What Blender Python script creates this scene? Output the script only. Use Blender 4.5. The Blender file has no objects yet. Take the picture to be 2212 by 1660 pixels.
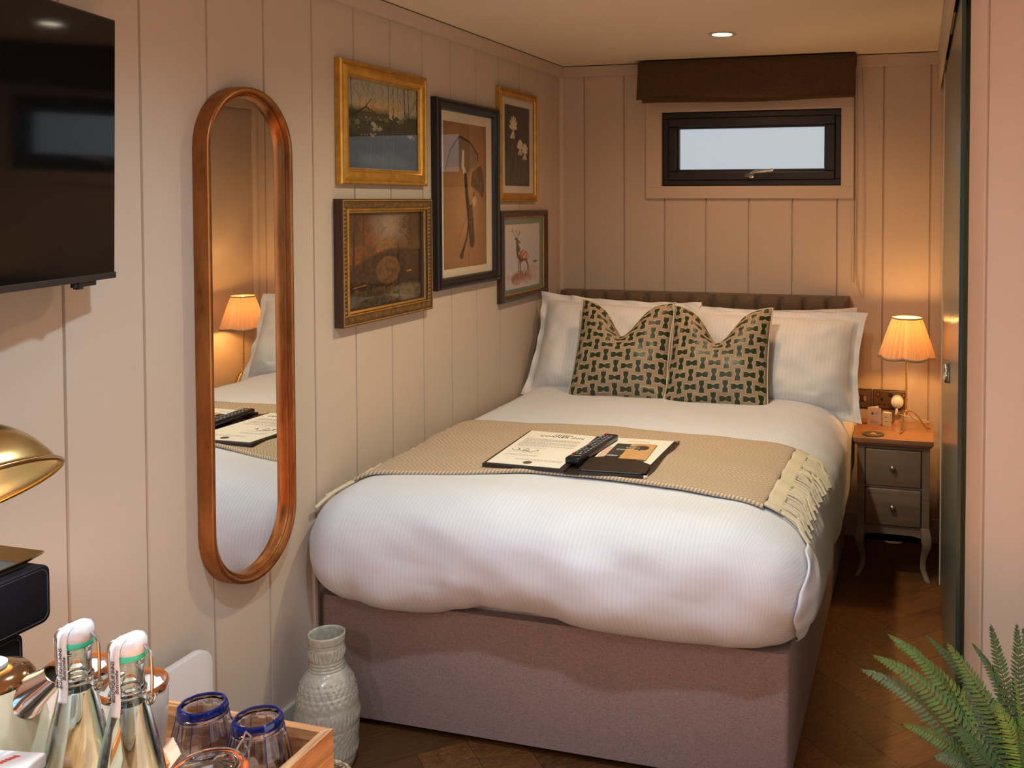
import bpy, bmesh, math, random
import numpy as np
from mathutils import Vector, Matrix, Quaternion
from mathutils.bvhtree import BVHTree
from math import sin, cos, pi, radians, sqrt
random.seed(7)
rng = np.random.RandomState(11)
scene = bpy.context.scene
COL = scene.collection

# ------------------------------------------------------------------ materials
def lin(c):
    return tuple(((x/255.)/12.92 if x/255. <= .04045 else ((x/255.+.055)/1.055)**2.4) for x in c)

class NT:
    """tiny helper round a node tree"""
    def __init__(s, m):
        s.t = m.node_tree; s.n = s.t.nodes; s.l = s.t.links
    def add(s, ty, **kw):
        n = s.n.new(ty)
        for k, v in kw.items():
            if k in ('op',): n.operation = v
            elif hasattr(n, k): setattr(n, k, v)
        return n
    def put(s, sock, v):
        if isinstance(v, bpy.types.NodeSocket): s.l.new(v, sock)
        elif v is not None: sock.default_value = v
    def math(s, op, a, b=None, c=None, clamp=False):
        n = s.n.new('ShaderNodeMath'); n.operation = op; n.use_clamp = clamp
        s.put(n.inputs[0], a)
        if b is not None: s.put(n.inputs[1], b)
        if c is not None: s.put(n.inputs[2], c)
        return n.outputs[0]
    def mix(s, f, a, b, blend='MIX'):
        n = s.n.new('ShaderNodeMix'); n.data_type = 'RGBA'; n.blend_type = blend
        s.put(n.inputs[0], f)
        s.put(n.inputs[6], a if isinstance(a, bpy.types.NodeSocket) else (*a[:3], 1))
        s.put(n.inputs[7], b if isinstance(b, bpy.types.NodeSocket) else (*b[:3], 1))
        return n.outputs[2]
    def coord(s, kind='Object', scale=(1, 1, 1), rot=(0, 0, 0)):
        c = s.n.new('ShaderNodeTexCoord'); m = s.n.new('ShaderNodeMapping')
        s.l.new(c.outputs[kind], m.inputs[0]); m.inputs['Scale'].default_value = scale
        m.inputs['Rotation'].default_value = rot
        return m.outputs[0]
    def noise(s, vec, scale, detail=4, rough=.5, dist=0):
        n = s.n.new('ShaderNodeTexNoise'); s.l.new(vec, n.inputs['Vector'])
        n.inputs['Scale'].default_value = scale; n.inputs['Detail'].default_value = detail
        n.inputs['Roughness'].default_value = rough; n.inputs['Distortion'].default_value = dist
        return n.outputs[0]
    def ramp(s, f, stops):
        n = s.n.new('ShaderNodeValToRGB'); s.put(n.inputs[0], f)
        while len(n.color_ramp.elements) < len(stops): n.color_ramp.elements.new(.5)
        for e, (p, c) in zip(n.color_ramp.elements, stops):
            e.position = p; e.color = (*c[:3], 1)
        return n.outputs[0]
    def bump(s, h, strength=.3, dist=.002):
        n = s.n.new('ShaderNodeBump'); s.put(n.inputs['Height'], h)
        n.inputs['Strength'].default_value = strength; n.inputs['Distance'].default_value = dist
        return n.outputs[0]

def mat(name, col=(.5, .5, .5), rough=.5, metal=0., noise=None, bump=None, **kw):
    """col linear rgb; noise=(scale, amount[, stretch xyz]); bump=(scale, strength, distance)"""
    m = bpy.data.materials.new(name); m.use_nodes = True
    t = NT(m); b = t.n['Principled BSDF']
    b.inputs['Base Color'].default_value = (*col, 1); b.inputs['Roughness'].default_value = rough
    b.inputs['Metallic'].default_value = metal
    names = dict(spec='Specular IOR Level', coat='Coat Weight', coat_rough='Coat Roughness', trans='Transmission Weight',
                 ior='IOR', sheen='Sheen Weight', sss='Subsurface Weight', alpha='Alpha', aniso='Anisotropic')
    for k, v in kw.items():
        if k in names: b.inputs[names[k]].default_value = v
    if 'emit' in kw:
        b.inputs['Emission Color'].default_value = (*kw['emit'][0], 1); b.inputs['Emission Strength'].default_value = kw['emit'][1]
    if noise:
        v = t.coord('Object', noise[2] if len(noise) > 2 else (1, 1, 1))
        f = t.noise(v, noise[0], 5, .6)
        a = noise[1]
        lo = tuple(x*(1-a) for x in col); hi = tuple(min(1, x*(1+a)) for x in col)
        t.l.new(t.ramp(f, [(.3, lo), (.7, hi)]), b.inputs['Base Color'])
    if bump:
        v = t.coord('Object')
        t.l.new(t.bump(t.noise(v, bump[0], 3), bump[1], bump[2]), b.inputs['Normal'])
    return m

def wood(name, c1, c2, rough=.4, axis=0, scale=14, coat=0.):
    m = bpy.data.materials.new(name); m.use_nodes = True
    t = NT(m); b = t.n['Principled BSDF']
    st = [1, 1, 1]; st[axis] = .08
    v = t.coord('Object', tuple(st))
    f = t.noise(v, scale, 6, .65, 1.2); g = t.noise(v, scale*6, 3, .5, .3)
    h = t.math('ADD', t.math('MULTIPLY', f, .75), t.math('MULTIPLY', g, .25))
    t.l.new(t.ramp(h, [(.34, c1), (.5, tuple((a+b_)/2 for a, b_ in zip(c1, c2))), (.66, c2)]), b.inputs['Base Color'])
    b.inputs['Roughness'].default_value = rough; b.inputs['Coat Weight'].default_value = coat
    t.l.new(t.bump(h, .15, .001), b.inputs['Normal'])
    return m

def vcol_mat(name, rough=.6, bump=0):
    m = bpy.data.materials.new(name); m.use_nodes = True
    t = NT(m); b = t.n['Principled BSDF']
    a = t.n.new('ShaderNodeAttribute'); a.attribute_name = 'paint'
    t.l.new(a.outputs['Color'], b.inputs['Base Color']); b.inputs['Roughness'].default_value = rough
    if bump:
        t.l.new(t.bump(t.noise(t.coord('Object'), 220, 4), bump, .001), b.inputs['Normal'])
    return m

PAINT = (.52, .435, .35)
M = {}
M['wall'] = mat('wall_paint', PAINT, .5, noise=(1.3, .03), bump=(260, .12, .0006))
M['ceil'] = mat('ceiling_paint', (.72, .65, .54), .75, bump=(180, .08, .0005))
M['trim'] = mat('trim_paint', PAINT, .42, bump=(200, .05, .0004))
M['slate_paint'] = mat('blue_grey_paint', (.10, .12, .14), .6)  # dark tone given to the unseen walls to cut warm bounce light
M['gap'] = mat('shadow_gap', (.05, .035, .025), .8)  # dark colour standing in for shade in the ceiling joint
M['black_pl'] = mat('black_plastic', (.012, .012, .013), .35)
M['winframe'] = mat('anthracite_window', (.010, .009, .010), .42, bump=(500, .05, .0004))
M['chrome'] = mat('chrome', (.75, .75, .74), .12, 1)
M['steel'] = mat('steel_wire', (.6, .6, .6), .25, 1)
M['brass'] = mat('brushed_brass', (.62, .42, .16), .24, 1, aniso=.5)
M['brass_dk'] = mat('aged_brass', (.34, .22, .09), .32, 1)
M['screen'] = mat('tv_screen', (.003, .003, .003), .06, spec=.35)
M['gold'] = mat('gilt_wood', (.60, .33, .06), .34, .75, noise=(30, .2))
M['gold_dk'] = mat('antique_gilt', (.20, .115, .04), .45, .6, noise=(60, .45))
M['umber'] = mat('dark_umber', (.045, .02, .012), .4)
M['mahog'] = mat('mahogany_lacquer', (.035, .011, .007), .25, coat=.4)
M['blackframe'] = mat('black_lacquer', (.008, .008, .010), .28)
M['mount'] = mat('cream_mount', (.62, .54, .42), .85)
M['mount_sage'] = mat('sage_mount', (.17, .22, .19), .85)
M['art'] = vcol_mat('print_surface', .65)
M['oil'] = vcol_mat('oil_paint', .45, .5)
M['copper'] = None
M['blind'] = None
M['white_cotton'] = None
M['pillowcase'] = None

def m_copper():
    m = bpy.data.materials.new('distressed_copper_leaf'); m.use_nodes = True
    t = NT(m); b = t.n['Principled BSDF']
    v = t.coord('Object', (1, 1, .25))
    f = t.noise(v, 22, 6, .7, .5)
    t.l.new(t.ramp(f, [(.26, (.17, .055, .016)), (.42, (.32, .12, .036)), (.62, (.44, .18, .055)), (.8, (.58, .28, .10))]), b.inputs['Base Color'])
    b.inputs['Metallic'].default_value = .9
    t.l.new(t.math('MULTIPLY_ADD', f, .3, .22), b.inputs['Roughness'])
    t.l.new(t.bump(t.noise(v, 90, 4), .2, .001), b.inputs['Normal'])
    return m
M['copper'] = m_copper()

def m_linen(name, col, scale=900, amt=.25, rough=.9, axis=None):
    m = bpy.data.materials.new(name); m.use_nodes = True
    t = NT(m); b = t.n['Principled BSDF']
    f1 = t.noise(t.coord('Object', (1, 1, .12)), scale, 2); f2 = t.noise(t.coord('Object', (.12, .12, 1)), scale, 2)
    f3 = t.noise(t.coord('Object'), scale*.35, 3)
    h = t.math('ADD', t.math('ADD', t.math('MULTIPLY', f1, .35), t.math('MULTIPLY', f2, .35)), t.math('MULTIPLY', f3, .3))
    t.l.new(t.ramp(h, [(.36, tuple(c*(1-amt) for c in col)), (.64, tuple(c*(1+amt) for c in col))]), b.inputs['Base Color'])
    b.inputs['Roughness'].default_value = rough; b.inputs['Sheen Weight'].default_value = .15
    b.inputs['Specular IOR Level'].default_value = .2
    t.l.new(t.bump(h, .5, .0012), b.inputs['Normal'])
    return m
M['blind'] = m_linen('brown_linen', (.085, .05, .026), 500, .3)
M['divan'] = m_linen('taupe_weave', (.275, .185, .162), 800, .34)
M['headboard'] = m_linen('brown_upholstery', (.13, .09, .062), 600, .25)

def m_cotton(name, stripe_attr='UV', freq=95, col=(.73, .725, .76), amp=.06):
    """white sateen-stripe bed linen: stripes run along V of the UV map"""
    m = bpy.data.materials.new(name); m.use_nodes = True
    t = NT(m); b = t.n['Principled BSDF']
    c = t.n.new('ShaderNodeTexCoord'); s = t.n.new('ShaderNodeSeparateXYZ'); t.l.new(c.outputs['UV'], s.inputs[0])
    w = t.math('SINE', t.math('MULTIPLY', s.outputs[0], freq*2*pi))
    k = t.math('MULTIPLY_ADD', w, 1.6, .5, clamp=True)
    t.l.new(t.mix(k, tuple(x*(1-amp) for x in col), tuple(min(1, x*(1+amp)) for x in col)), b.inputs['Base Color'])
    t.l.new(t.math('MULTIPLY_ADD', k, -.2, .75), b.inputs['Roughness'])
    b.inputs['Sheen Weight'].default_value = .1; b.inputs['Specular IOR Level'].default_value = .3
    cr = t.noise(t.coord('Object'), 9, 5, .6, .6)
    hh = t.math('ADD', t.math('MULTIPLY', k, .012), t.math('MULTIPLY', cr, .8))
    t.l.new(t.bump(hh, .45, .006), b.inputs['Normal'])
    return m
M['white_cotton'] = m_cotton('striped_duvet_cotton', freq=85, amp=.03, col=(.61, .635, .69))
M["pillowcase"] = m_cotton("striped_pillow_cotton", freq=60, amp=.018, col=(.70, .69, .70))

def m_cushion():
    m = bpy.data.materials.new('bow_print_fabric'); m.use_nodes = True
    t = NT(m); b = t.n['Principled BSDF']
    c = t.n.new('ShaderNodeTexCoord'); s = t.n.new('ShaderNodeSeparateXYZ'); t.l.new(c.outputs['UV'], s.inputs[0])
    P = 9.0
    u = t.math('MULTIPLY', s.outputs[0], P); v = t.math('MULTIPLY', s.outputs[1], P)
    v = t.math('ADD', v, t.math('MULTIPLY', u, -.06))
    iu = t.math('FLOOR', u); iv = t.math('FLOOR', v)
    par = t.math('MODULO', t.math('ADD', t.math('ADD', iu, iv), 100), 2.0)
    fu = t.math('ABSOLUTE', t.math('SUBTRACT', t.math('FRACT', u), .5)); fv = t.math('ABSOLUTE', t.math('SUBTRACT', t.math('FRACT', v), .5))
    a = t.math('ADD', t.math('MULTIPLY', par, fu), t.math('MULTIPLY', t.math('SUBTRACT', 1, par), fv))
    d = t.math('ADD', t.math('MULTIPLY', par, fv), t.math('MULTIPLY', t.math('SUBTRACT', 1, par), fu))
    # half width of the bow: narrow waist, broad ends
    lim = t.math('MULTIPLY_ADD', t.math('SMOOTH_MIN', t.math('MULTIPLY', a, 5.0), 1.0, .1), .13, .10)
    ins = t.math('MULTIPLY', t.math('LESS_THAN', a, .50), t.math('LESS_THAN', d, lim))
    ring = t.math('LESS_THAN', t.math('ABSOLUTE', t.math('SUBTRACT', d, t.math('ADD', lim, .045))), .018)
    ring = t.math('MULTIPLY', ring, t.math('LESS_THAN', a, .48))
    dash = t.math('GREATER_THAN', t.math('FRACT', t.math('MULTIPLY', a, 14)), .4)
    ring = t.math('MULTIPLY', ring, dash)
    col = t.mix(ins, (.33, .235, .155), (.018, .034, .012))
    ring = t.math('MULTIPLY', ring, t.math('SUBTRACT', 1, ins))
    col = t.mix(ring, col, (.72, .66, .48))
    t.l.new(col, b.inputs['Base Color'])
    t.l.new(t.math('MULTIPLY_ADD', ins, -.4, .8), b.inputs['Roughness'])
    t.l.new(t.bump(t.noise(t.coord('Object'), 700, 2), .2, .0006), b.inputs['Normal'])
    return m
M['cushion'] = m_cushion()
M['piping'] = mat('cream_piping', (.62, .58, .45), .7)

def m_throw():
    m = bpy.data.materials.new('herringbone_wool'); m.use_nodes = True
    t = NT(m); b = t.n['Principled BSDF']
    c = t.n.new('ShaderNodeTexCoord'); s = t.n.new('ShaderNodeSeparateXYZ'); t.l.new(c.outputs['UV'], s.inputs[0])
    # zig-zag twill: bands along U (length), slanted ribs flip every band
    v = t.math('MULTIPLY', s.outputs[1], 13.0)
    tri = t.math('ABSOLUTE', t.math('SUBTRACT', t.math('FRACT', v), .5))
    ph = t.math('ADD', t.math('MULTIPLY', s.outputs[0], 62.0), t.math('MULTIPLY', tri, 4.5))
    k = t.math('MULTIPLY_ADD', t.math('SINE', t.math('MULTIPLY', ph, 2*pi)), .5, .5)
    fz = t.noise(t.coord('Object'), 300, 4)
    f = t.math('ADD', t.math('MULTIPLY', k, .6), t.math('MULTIPLY', fz, .5))
    t.l.new(t.ramp(f, [(.2, (.33, .235, .145)), (.9, (.50, .385, .26))]), b.inputs['Base Color'])
    b.inputs['Roughness'].default_value = .95; b.inputs['Sheen Weight'].default_value = .25
    b.inputs['Specular IOR Level'].default_value = .15
    t.l.new(t.bump(f, .5, .0015), b.inputs['Normal'])
    return m
M['throw'] = m_throw()
M['fringe'] = mat('cream_wool', (.60, .52, .36), .9, noise=(200, .12), sheen=.2)

def m_rope():
    m = bpy.data.materials.new('whipped_edge'); m.use_nodes = True
    t = NT(m); b = t.n['Principled BSDF']
    c = t.n.new('ShaderNodeTexCoord'); s = t.n.new('ShaderNodeSeparateXYZ'); t.l.new(c.outputs['UV'], s.inputs[0])
    k = t.math('GREATER_THAN', t.math('FRACT', t.math('ADD', t.math('MULTIPLY', s.outputs[0], 85.0), t.math('MULTIPLY', s.outputs[1], 1.5))), .5)
    t.l.new(t.mix(k, (.36, .24, .16), (.60, .49, .34)), b.inputs['Base Color']); b.inputs['Roughness'].default_value = .9
    return m
M['rope'] = m_rope()

def m_floor():
    m = bpy.data.materials.new('herringbone_oak'); m.use_nodes = True
    t = NT(m); b = t.n['Principled BSDF']
    a = t.n.new('ShaderNodeAttribute'); a.attribute_name = 'tone'
    c = t.n.new('ShaderNodeTexCoord'); mp = t.n.new('ShaderNodeMapping'); t.l.new(c.outputs['UV'], mp.inputs[0])
    mp.inputs['Scale'].default_value = (2.2, 22, 1)
    f = t.noise(mp.outputs[0], 2.2, 7, .68, 1.4); g = t.noise(mp.outputs[0], 14, 3, .6, .2)
    h = t.math('ADD', t.math('MULTIPLY', f, .8), t.math('MULTIPLY', g, .2))
    col = t.ramp(h, [(.32, (.045, .016, .005)), (.47, (.12, .047, .014)), (.62, (.21, .09, .028)), (.8, (.31, .145, .048))])
    col = t.mix(1.0, col, a.outputs['Color'], 'MULTIPLY')
    t.l.new(col, b.inputs['Base Color']); b.inputs['Roughness'].default_value = .42
    t.l.new(t.bump(h, .25, .0012), b.inputs['Normal'])
    return m
M['floor'] = m_floor()
M['plankgap'] = mat('plank_joint', (.012, .006, .003), .8)

def m_glasspane(name, ior=1.5, tint=(1, 1, 1)):
    m = bpy.data.materials.new(name); m.use_nodes = True
    t = NT(m); t.n.remove(t.n['Principled BSDF'])
    out = t.n['Material Output']; r0 = ((ior-1)/(ior+1))**2
    lw = t.n.new('ShaderNodeLayerWeight'); lw.inputs[0].default_value = .5
    fac = t.math('MULTIPLY_ADD', t.math('POWER', lw.outputs['Facing'], 5.0), 1-r0, r0)
    tr = t.n.new('ShaderNodeBsdfTransparent'); tr.inputs[0].default_value = (*tint, 1)
    gl = t.n.new('ShaderNodeBsdfGlossy'); gl.inputs['Roughness'].default_value = .005
    mx = t.n.new('ShaderNodeMixShader'); t.l.new(fac, mx.inputs[0]); t.l.new(tr.outputs[0], mx.inputs[1]); t.l.new(gl.outputs[0], mx.inputs[2])
    t.l.new(mx.outputs[0], out.inputs[0]); return m
M['pane'] = m_glasspane('picture_glass', 1.75)
M['glass'] = mat('clear_glass', (.93, .98, .965), .01, trans=1, ior=1.48)
M['glass_aqua'] = mat('aqua_bottle_glass', (.88, .98, .965), .01, trans=1, ior=1.48)
M['water'] = mat('water', (.99, 1, 1), 0, trans=1, ior=1.33)
M['glass_blue'] = mat('tumbler_glass', (.78, .80, .93), .02, trans=1, ior=1.48)
M['cobalt'] = mat('cobalt_rim_glass', (.03, .07, .50), .03, trans=.9, ior=1.5)
M['frost'] = mat('frosted_window_glass', (.92, .96, .98), .55, trans=1, ior=1.3)
M['porcelain'] = mat('white_porcelain', (.78, .78, .78), .2, coat=.5)
M['mint'] = mat('mint_rubber', (.05, .62, .40), .4)
M['paper'] = mat('paper_white', (.80, .78, .76), .8)
M['cream_paper'] = mat('paper_cream', (.72, .68, .60), .8)
M['ink'] = mat('ink', (.02, .02, .02), .7)
M['grey_ink'] = mat('grey_ink', (.22, .20, .18), .8)
M['orange_rub'] = mat('orange_rubber', (.75, .13, .02), .4)
M['glaze'] = mat('speckled_white_glaze', (.72, .71, .68), .15, coat=.5)
M['brownrim'] = mat('reactive_brown_glaze', (.22, .06, .012), .2, coat=.6, noise=(60, .4))
M['leather'] = mat('black_leatherette', (.003, .0025, .004), .5, bump=(600, .2, .0005), spec=.14)
M['folder'] = mat('dark_leather_folder', (.022, .013, .010), .4, bump=(700, .2, .0005))
M['green_leaf'] = None
M['white_pl'] = mat('white_plastic', (.72, .70, .68), .35)
M['enamel'] = mat('white_enamel_heater', (.62, .60, .59), .4)
M['cream_kettle'] = mat('cream_enamel', (.74, .66, .43), .28, coat=.4)
M['slate'] = mat('slate_card', (.035, .034, .032), .6)
M['goldfoil'] = mat('gold_foil', (.7, .55, .3), .35, .6)
M['walnut'] = wood('tray_acacia', (.20, .065, .018), (.66, .34, .14), .38, 0, 34, .2)
M['walnut_y'] = wood('tray_acacia_side', (.24, .08, .022), (.74, .42, .20), .38, 1, 34, .2)
M['nswood'] = wood('limed_greige_wood', (.15, .098, .060), (.27, .185, .12), .5, 0, 10)
M['nstop'] = wood('warm_brown_tabletop', (.20, .09, .035), (.33, .16, .07), .35, 0, 9, .15)
M['deskwood'] = wood('oak_desktop', (.10, .065, .04), (.18, .12, .08), .45, 1, 8)
M['tagwood'] = wood('birch_hanger', (.50, .27, .09), (.62, .37, .15), .5, 1, 12)
M['bulb'] = mat('warm_bulb', (1, .8, .5), .5, emit=((1, .62, .25), 30))
M['ledlight'] = mat('led_lens', (1, 1, 1), .5, emit=((1, .86, .66), 22))
M['green_seal'] = mat('green_glass_edge', (.004, .028, .024), .35)
M['sealstrip'] = mat('clear_seal_strip', (.75, .70, .62), .3)

def m_vase():
    m = bpy.data.materials.new('celadon_stoneware'); m.use_nodes = True
    t = NT(m); b = t.n['Principled BSDF']
    f = t.noise(t.coord('Object'), 90, 4)
    t.l.new(t.ramp(f, [(.35, (.36, .34, .27)), (.7, (.46, .44, .36))]), b.inputs['Base Color'])
    b.inputs['Roughness'].default_value = .22; b.inputs['Coat Weight'].default_value = .5
    return m
M['vase'] = m_vase()

def m_shade():
    m = bpy.data.materials.new('pleated_silk_shade'); m.use_nodes = True
    t = NT(m); t.n.remove(t.n['Principled BSDF'])
    d = t.n.new('ShaderNodeBsdfDiffuse'); d.inputs[0].default_value = (.50, .38, .27, 1)
    tl = t.n.new('ShaderNodeBsdfTranslucent'); tl.inputs[0].default_value = (.75, .42, .2, 1)
    mx = t.n.new('ShaderNodeMixShader'); mx.inputs[0].default_value = .075
    t.l.new(d.outputs[0], mx.inputs[1]); t.l.new(tl.outputs[0], mx.inputs[2])
    t.l.new(mx.outputs[0], t.n['Material Output'].inputs[0])
    return m
M['shade'] = m_shade()

def m_doorglass():
    m = bpy.data.materials.new('satin_door_glass'); m.use_nodes = True
    t = NT(m); b = t.n['Principled BSDF']
    b.inputs['Base Color'].default_value = (.30, .33, .25, 1); b.inputs['Roughness'].default_value = .22
    b.inputs['Transmission Weight'].default_value = .7; b.inputs['IOR'].default_value = 1.45
    b.inputs['Specular IOR Level'].default_value = .3
    return m
M['doorglass'] = m_doorglass()

def m_leaf():
    m = bpy.data.materials.new('fern_green'); m.use_nodes = True
    t = NT(m); b = t.n['Principled BSDF']
    a = t.n.new('ShaderNodeAttribute'); a.attribute_name = 'paint'
    t.l.new(a.outputs['Color'], b.inputs['Base Color']); b.inputs['Roughness'].default_value = .55
    b.inputs['Subsurface Weight'].default_value = 0
    return m
M['green_leaf'] = m_leaf()

# ------------------------------------------------------------------ mesh helpers
class MB:
    def __init__(s):
        s.v = []; s.f = []; s.uv = {}; s.mi = []
    def add(s, vs, fs, uvs=None, mi=0):
        b = len(s.v); s.v += [tuple(v) for v in vs]
        for k, f in enumerate(fs):
            s.f.append(tuple(b+i for i in f)); s.mi.append(mi)
            if uvs is not None: s.uv[len(s.f)-1] = [uvs[i] for i in f]
        return s
    def box(s, x0, x1, y0, y1, z0, z1, mi=0):
        vs = [(x0, y0, z0), (x1, y0, z0), (x1, y1, z0), (x0, y1, z0), (x0, y0, z1), (x1, y0, z1), (x1, y1, z1), (x0, y1, z1)]
        return s.add(vs, [(0, 3, 2, 1), (4, 5, 6, 7), (0, 1, 5, 4), (1, 2, 6, 5), (2, 3, 7, 6), (3, 0, 4, 7)], mi=mi)
    def lathe(s, prof, c=(0, 0, 0), n=32, fr=None, mi=0, closed=False, M3=None):
        """prof: [(r, z)]; fr(theta, i)->(r factor, dz)"""
        vs = []; fs = []
        for i, (r, z) in enumerate(prof):
            for k in range(n):
                a = 2*pi*k/n; rr, dz = (r, 0)
                if fr: q = fr(a, i); rr = r*q[0]; dz = q[1]
                p = Vector((rr*cos(a), rr*sin(a), z+dz))
                if M3: p = M3 @ p
                vs.append((c[0]+p.x, c[1]+p.y, c[2]+p.z))
        m = len(prof)
        for i in range(m if closed else m-1):
            j = (i+1) % m
            for k in range(n):
                l = (k+1) % n
                fs.append((i*n+k, i*n+l, j*n+l, j*n+k))
        return s.add(vs, fs, mi=mi)
    def disc(s, r, c, n=32, M3=None, mi=0):
        vs = []
        for k in range(n):
            p = Vector((r*cos(2*pi*k/n), r*sin(2*pi*k/n), 0))
            if M3: p = M3 @ p
            vs.append((c[0]+p.x, c[1]+p.y, c[2]+p.z))
        return s.add(vs, [tuple(range(n))], mi=mi)
    def tube(s, pts, r, n=8, caps=True, mi=0, closed=False):
        pts = [Vector(p) for p in pts]; m = len(pts)
        rs = r if isinstance(r, (list, tuple)) else [r]*m
        vs = []; fs = []; prev = None
        for i in range(m):
            if closed: d = pts[(i+1) % m]-pts[i-1]
            else: d = pts[min(i+1, m-1)]-pts[max(i-1, 0)]
            d.normalize()
            if prev is None:
                up = Vector((0, 0, 1)) if abs(d.z) < .9 else Vector((1, 0, 0))
                a = d.cross(up).normalized()
            else:
                a = (prev - d*prev.dot(d)).normalized()
            prev = a; b = d.cross(a)
            for k in range(n):
                t = 2*pi*k/n
                vs.append(pts[i]+(a*cos(t)+b*sin(t))*rs[i])
        for i in range(m if closed else m-1):
            j = (i+1) % m
            for k in range(n):
                l = (k+1) % n; fs.append((i*n+k, i*n+l, j*n+l, j*n+k))
        if caps and not closed:
            fs.append(tuple(range(n-1, -1, -1))); fs.append(tuple((m-1)*n+k for k in range(n)))
        return s.add(vs, fs, mi=mi)
    def grid(s, nu, nv, fn, uvfn=None, mi=0, wrap_u=False):
        vs = []; uv = []
        for j in range(nv):
            for i in range(nu):
                u = i/(nu-1) if not wrap_u else i/nu; v = j/(nv-1)
                vs.append(fn(u, v)); uv.append(uvfn(u, v) if uvfn else (u, v))
        fs = []
        for j in range(nv-1):
            for i in range(nu-1 if not wrap_u else nu):
                k = (i+1) % nu
                fs.append((j*nu+i, j*nu+k, (j+1)*nu+k, (j+1)*nu+i))
        return s.add(vs, fs, uv, mi)
    def prism(s, pts, axis, a, b, mi=0):
        """extrude a polygon given in the two other axes between a and b on axis"""
        def P(p, t):
            q = list(p); q.insert(axis, t); return tuple(q)
        n = len(pts); vs = [P(p, a) for p in pts]+[P(p, b) for p in pts]
        fs = [tuple(range(n-1, -1, -1)), tuple(range(n, 2*n))]+[(i, (i+1) % n, n+(i+1) % n, n+i) for i in range(n)]
        return s.add(vs, fs, mi=mi)
    def frame(s, y0, y1, z0, z1, prof, mi=None):
        """mitred picture moulding in the YZ plane; prof = [(inset, x)]"""
        vs = []
        for d, x in prof:
            vs += [(x, y0+d, z0+d), (x, y1-d, z0+d), (x, y1-d, z1-d), (x, y0+d, z1-d)]
        for i in range(len(prof)-1):
            fs = [(i*4+k, i*4+(k+1) % 4, (i+1)*4+(k+1) % 4, (i+1)*4+k) for k in range(4)]
            b = len(s.v)
            s.add(vs[i*4:i*4+8], [(k, (k+1) % 4, 4+(k+1) % 4, 4+k) for k in range(4)], mi=(mi[i] if mi else 0))
        return s

def link(o, parent=None):
    COL.objects.link(o)
    if parent: o.parent = parent
    return o

def build(name, mb, mats, parent=None, smooth=False, bevel=0, world=True, sub=0, seg=2, angle=40, weld=False, solid=0):
    me = bpy.data.meshes.new(name)
    vs = mb.v
    if parent is not None and world:
        L = parent.location
        vs = [(a-L[0], b-L[1], c-L[2]) for a, b, c in vs]
    me.from_pydata(vs, [], mb.f)
    if not isinstance(mats, (list, tuple)): mats = [mats]
    for m_ in mats: me.materials.append(m_)
    if len(mats) > 1: me.polygons.foreach_set('material_index', mb.mi)
    if mb.uv:
        ul = me.uv_layers.new(name='UVMap')
        for pi_, p in enumerate(me.polygons):
            if pi_ in mb.uv:
                for k, li in enumerate(p.loop_indices): ul.data[li].uv = mb.uv[pi_][k]
    bm = bmesh.new(); bm.from_mesh(me)
    if weld: bmesh.ops.remove_doubles(bm, verts=bm.verts, dist=1e-5)
    bmesh.ops.recalc_face_normals(bm, faces=bm.faces)
    if bevel:
        ed = [e for e in bm.edges if len(e.link_faces) == 2 and e.calc_face_angle(0) > radians(30)]
        bmesh.ops.bevel(bm, geom=ed, offset=bevel, segments=seg, affect='EDGES', profile=.5, clamp_overlap=True)
    bm.to_mesh(me); bm.free()
    if smooth:
        me.polygons.foreach_set('use_smooth', [True]*len(me.polygons))
        if angle: me.set_sharp_from_angle(angle=radians(angle))
    o = bpy.data.objects.new(name, me)
    if sub:
        md = o.modifiers.new('sub', 'SUBSURF'); md.levels = sub; md.render_levels = sub
    if solid:
        md = o.modifiers.new('solid', 'SOLIDIFY'); md.thickness = solid; md.offset = 0
    return link(o, parent)

def thing(name, loc, label, cat, group=None):
    o = bpy.data.objects.new(name, None); o.location = loc; o.empty_display_size = .05
    o['label'] = label; o['category'] = cat
    if group: o['group'] = group
    return link(o)
def tag(o, label, cat, group=None):
    o['label'] = label; o['category'] = cat
    if group: o['group'] = group
    return o
def struct(name, mb, mats, **kw):
    o = build(name, mb, mats, **kw); o['kind'] = 'structure'; return o

def text_mesh(name, body, size, M4, m, parent, extrude=.0002, align='CENTER', spacing=1.0, shear=0., bold=0.):
    cu = bpy.data.curves.new(name, 'FONT'); cu.body = body; cu.size = size; cu.align_x = align; cu.align_y = 'CENTER'
    cu.extrude = extrude; cu.space_character = spacing; cu.shear = shear; cu.offset = bold; cu.resolution_u = 3
    to = bpy.data.objects.new(name, cu); COL.objects.link(to)
    dg = bpy.context.evaluated_depsgraph_get(); dg.update()
    me = bpy.data.meshes.new_from_object(to.evaluated_get(dg))
    bpy.data.objects.remove(to); bpy.data.curves.remove(cu)
    Lm = M4
    if parent is not None: Lm = Matrix.Translation(-Vector(parent.location)) @ M4
    me.transform(Lm); me.materials.clear(); me.materials.append(m)
    o = bpy.data.objects.new(name, me); return link(o, parent)

def frameM(o, x, y):
    """4x4 from origin, x axis, y axis"""
    x = Vector(x).normalized(); z = x.cross(Vector(y)).normalized(); y = z.cross(x)
    m = Matrix.Identity(4)
    for i in range(3): m[i][0] = x[i]; m[i][1] = y[i]; m[i][2] = z[i]; m[i][3] = o[i]
    return m

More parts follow.
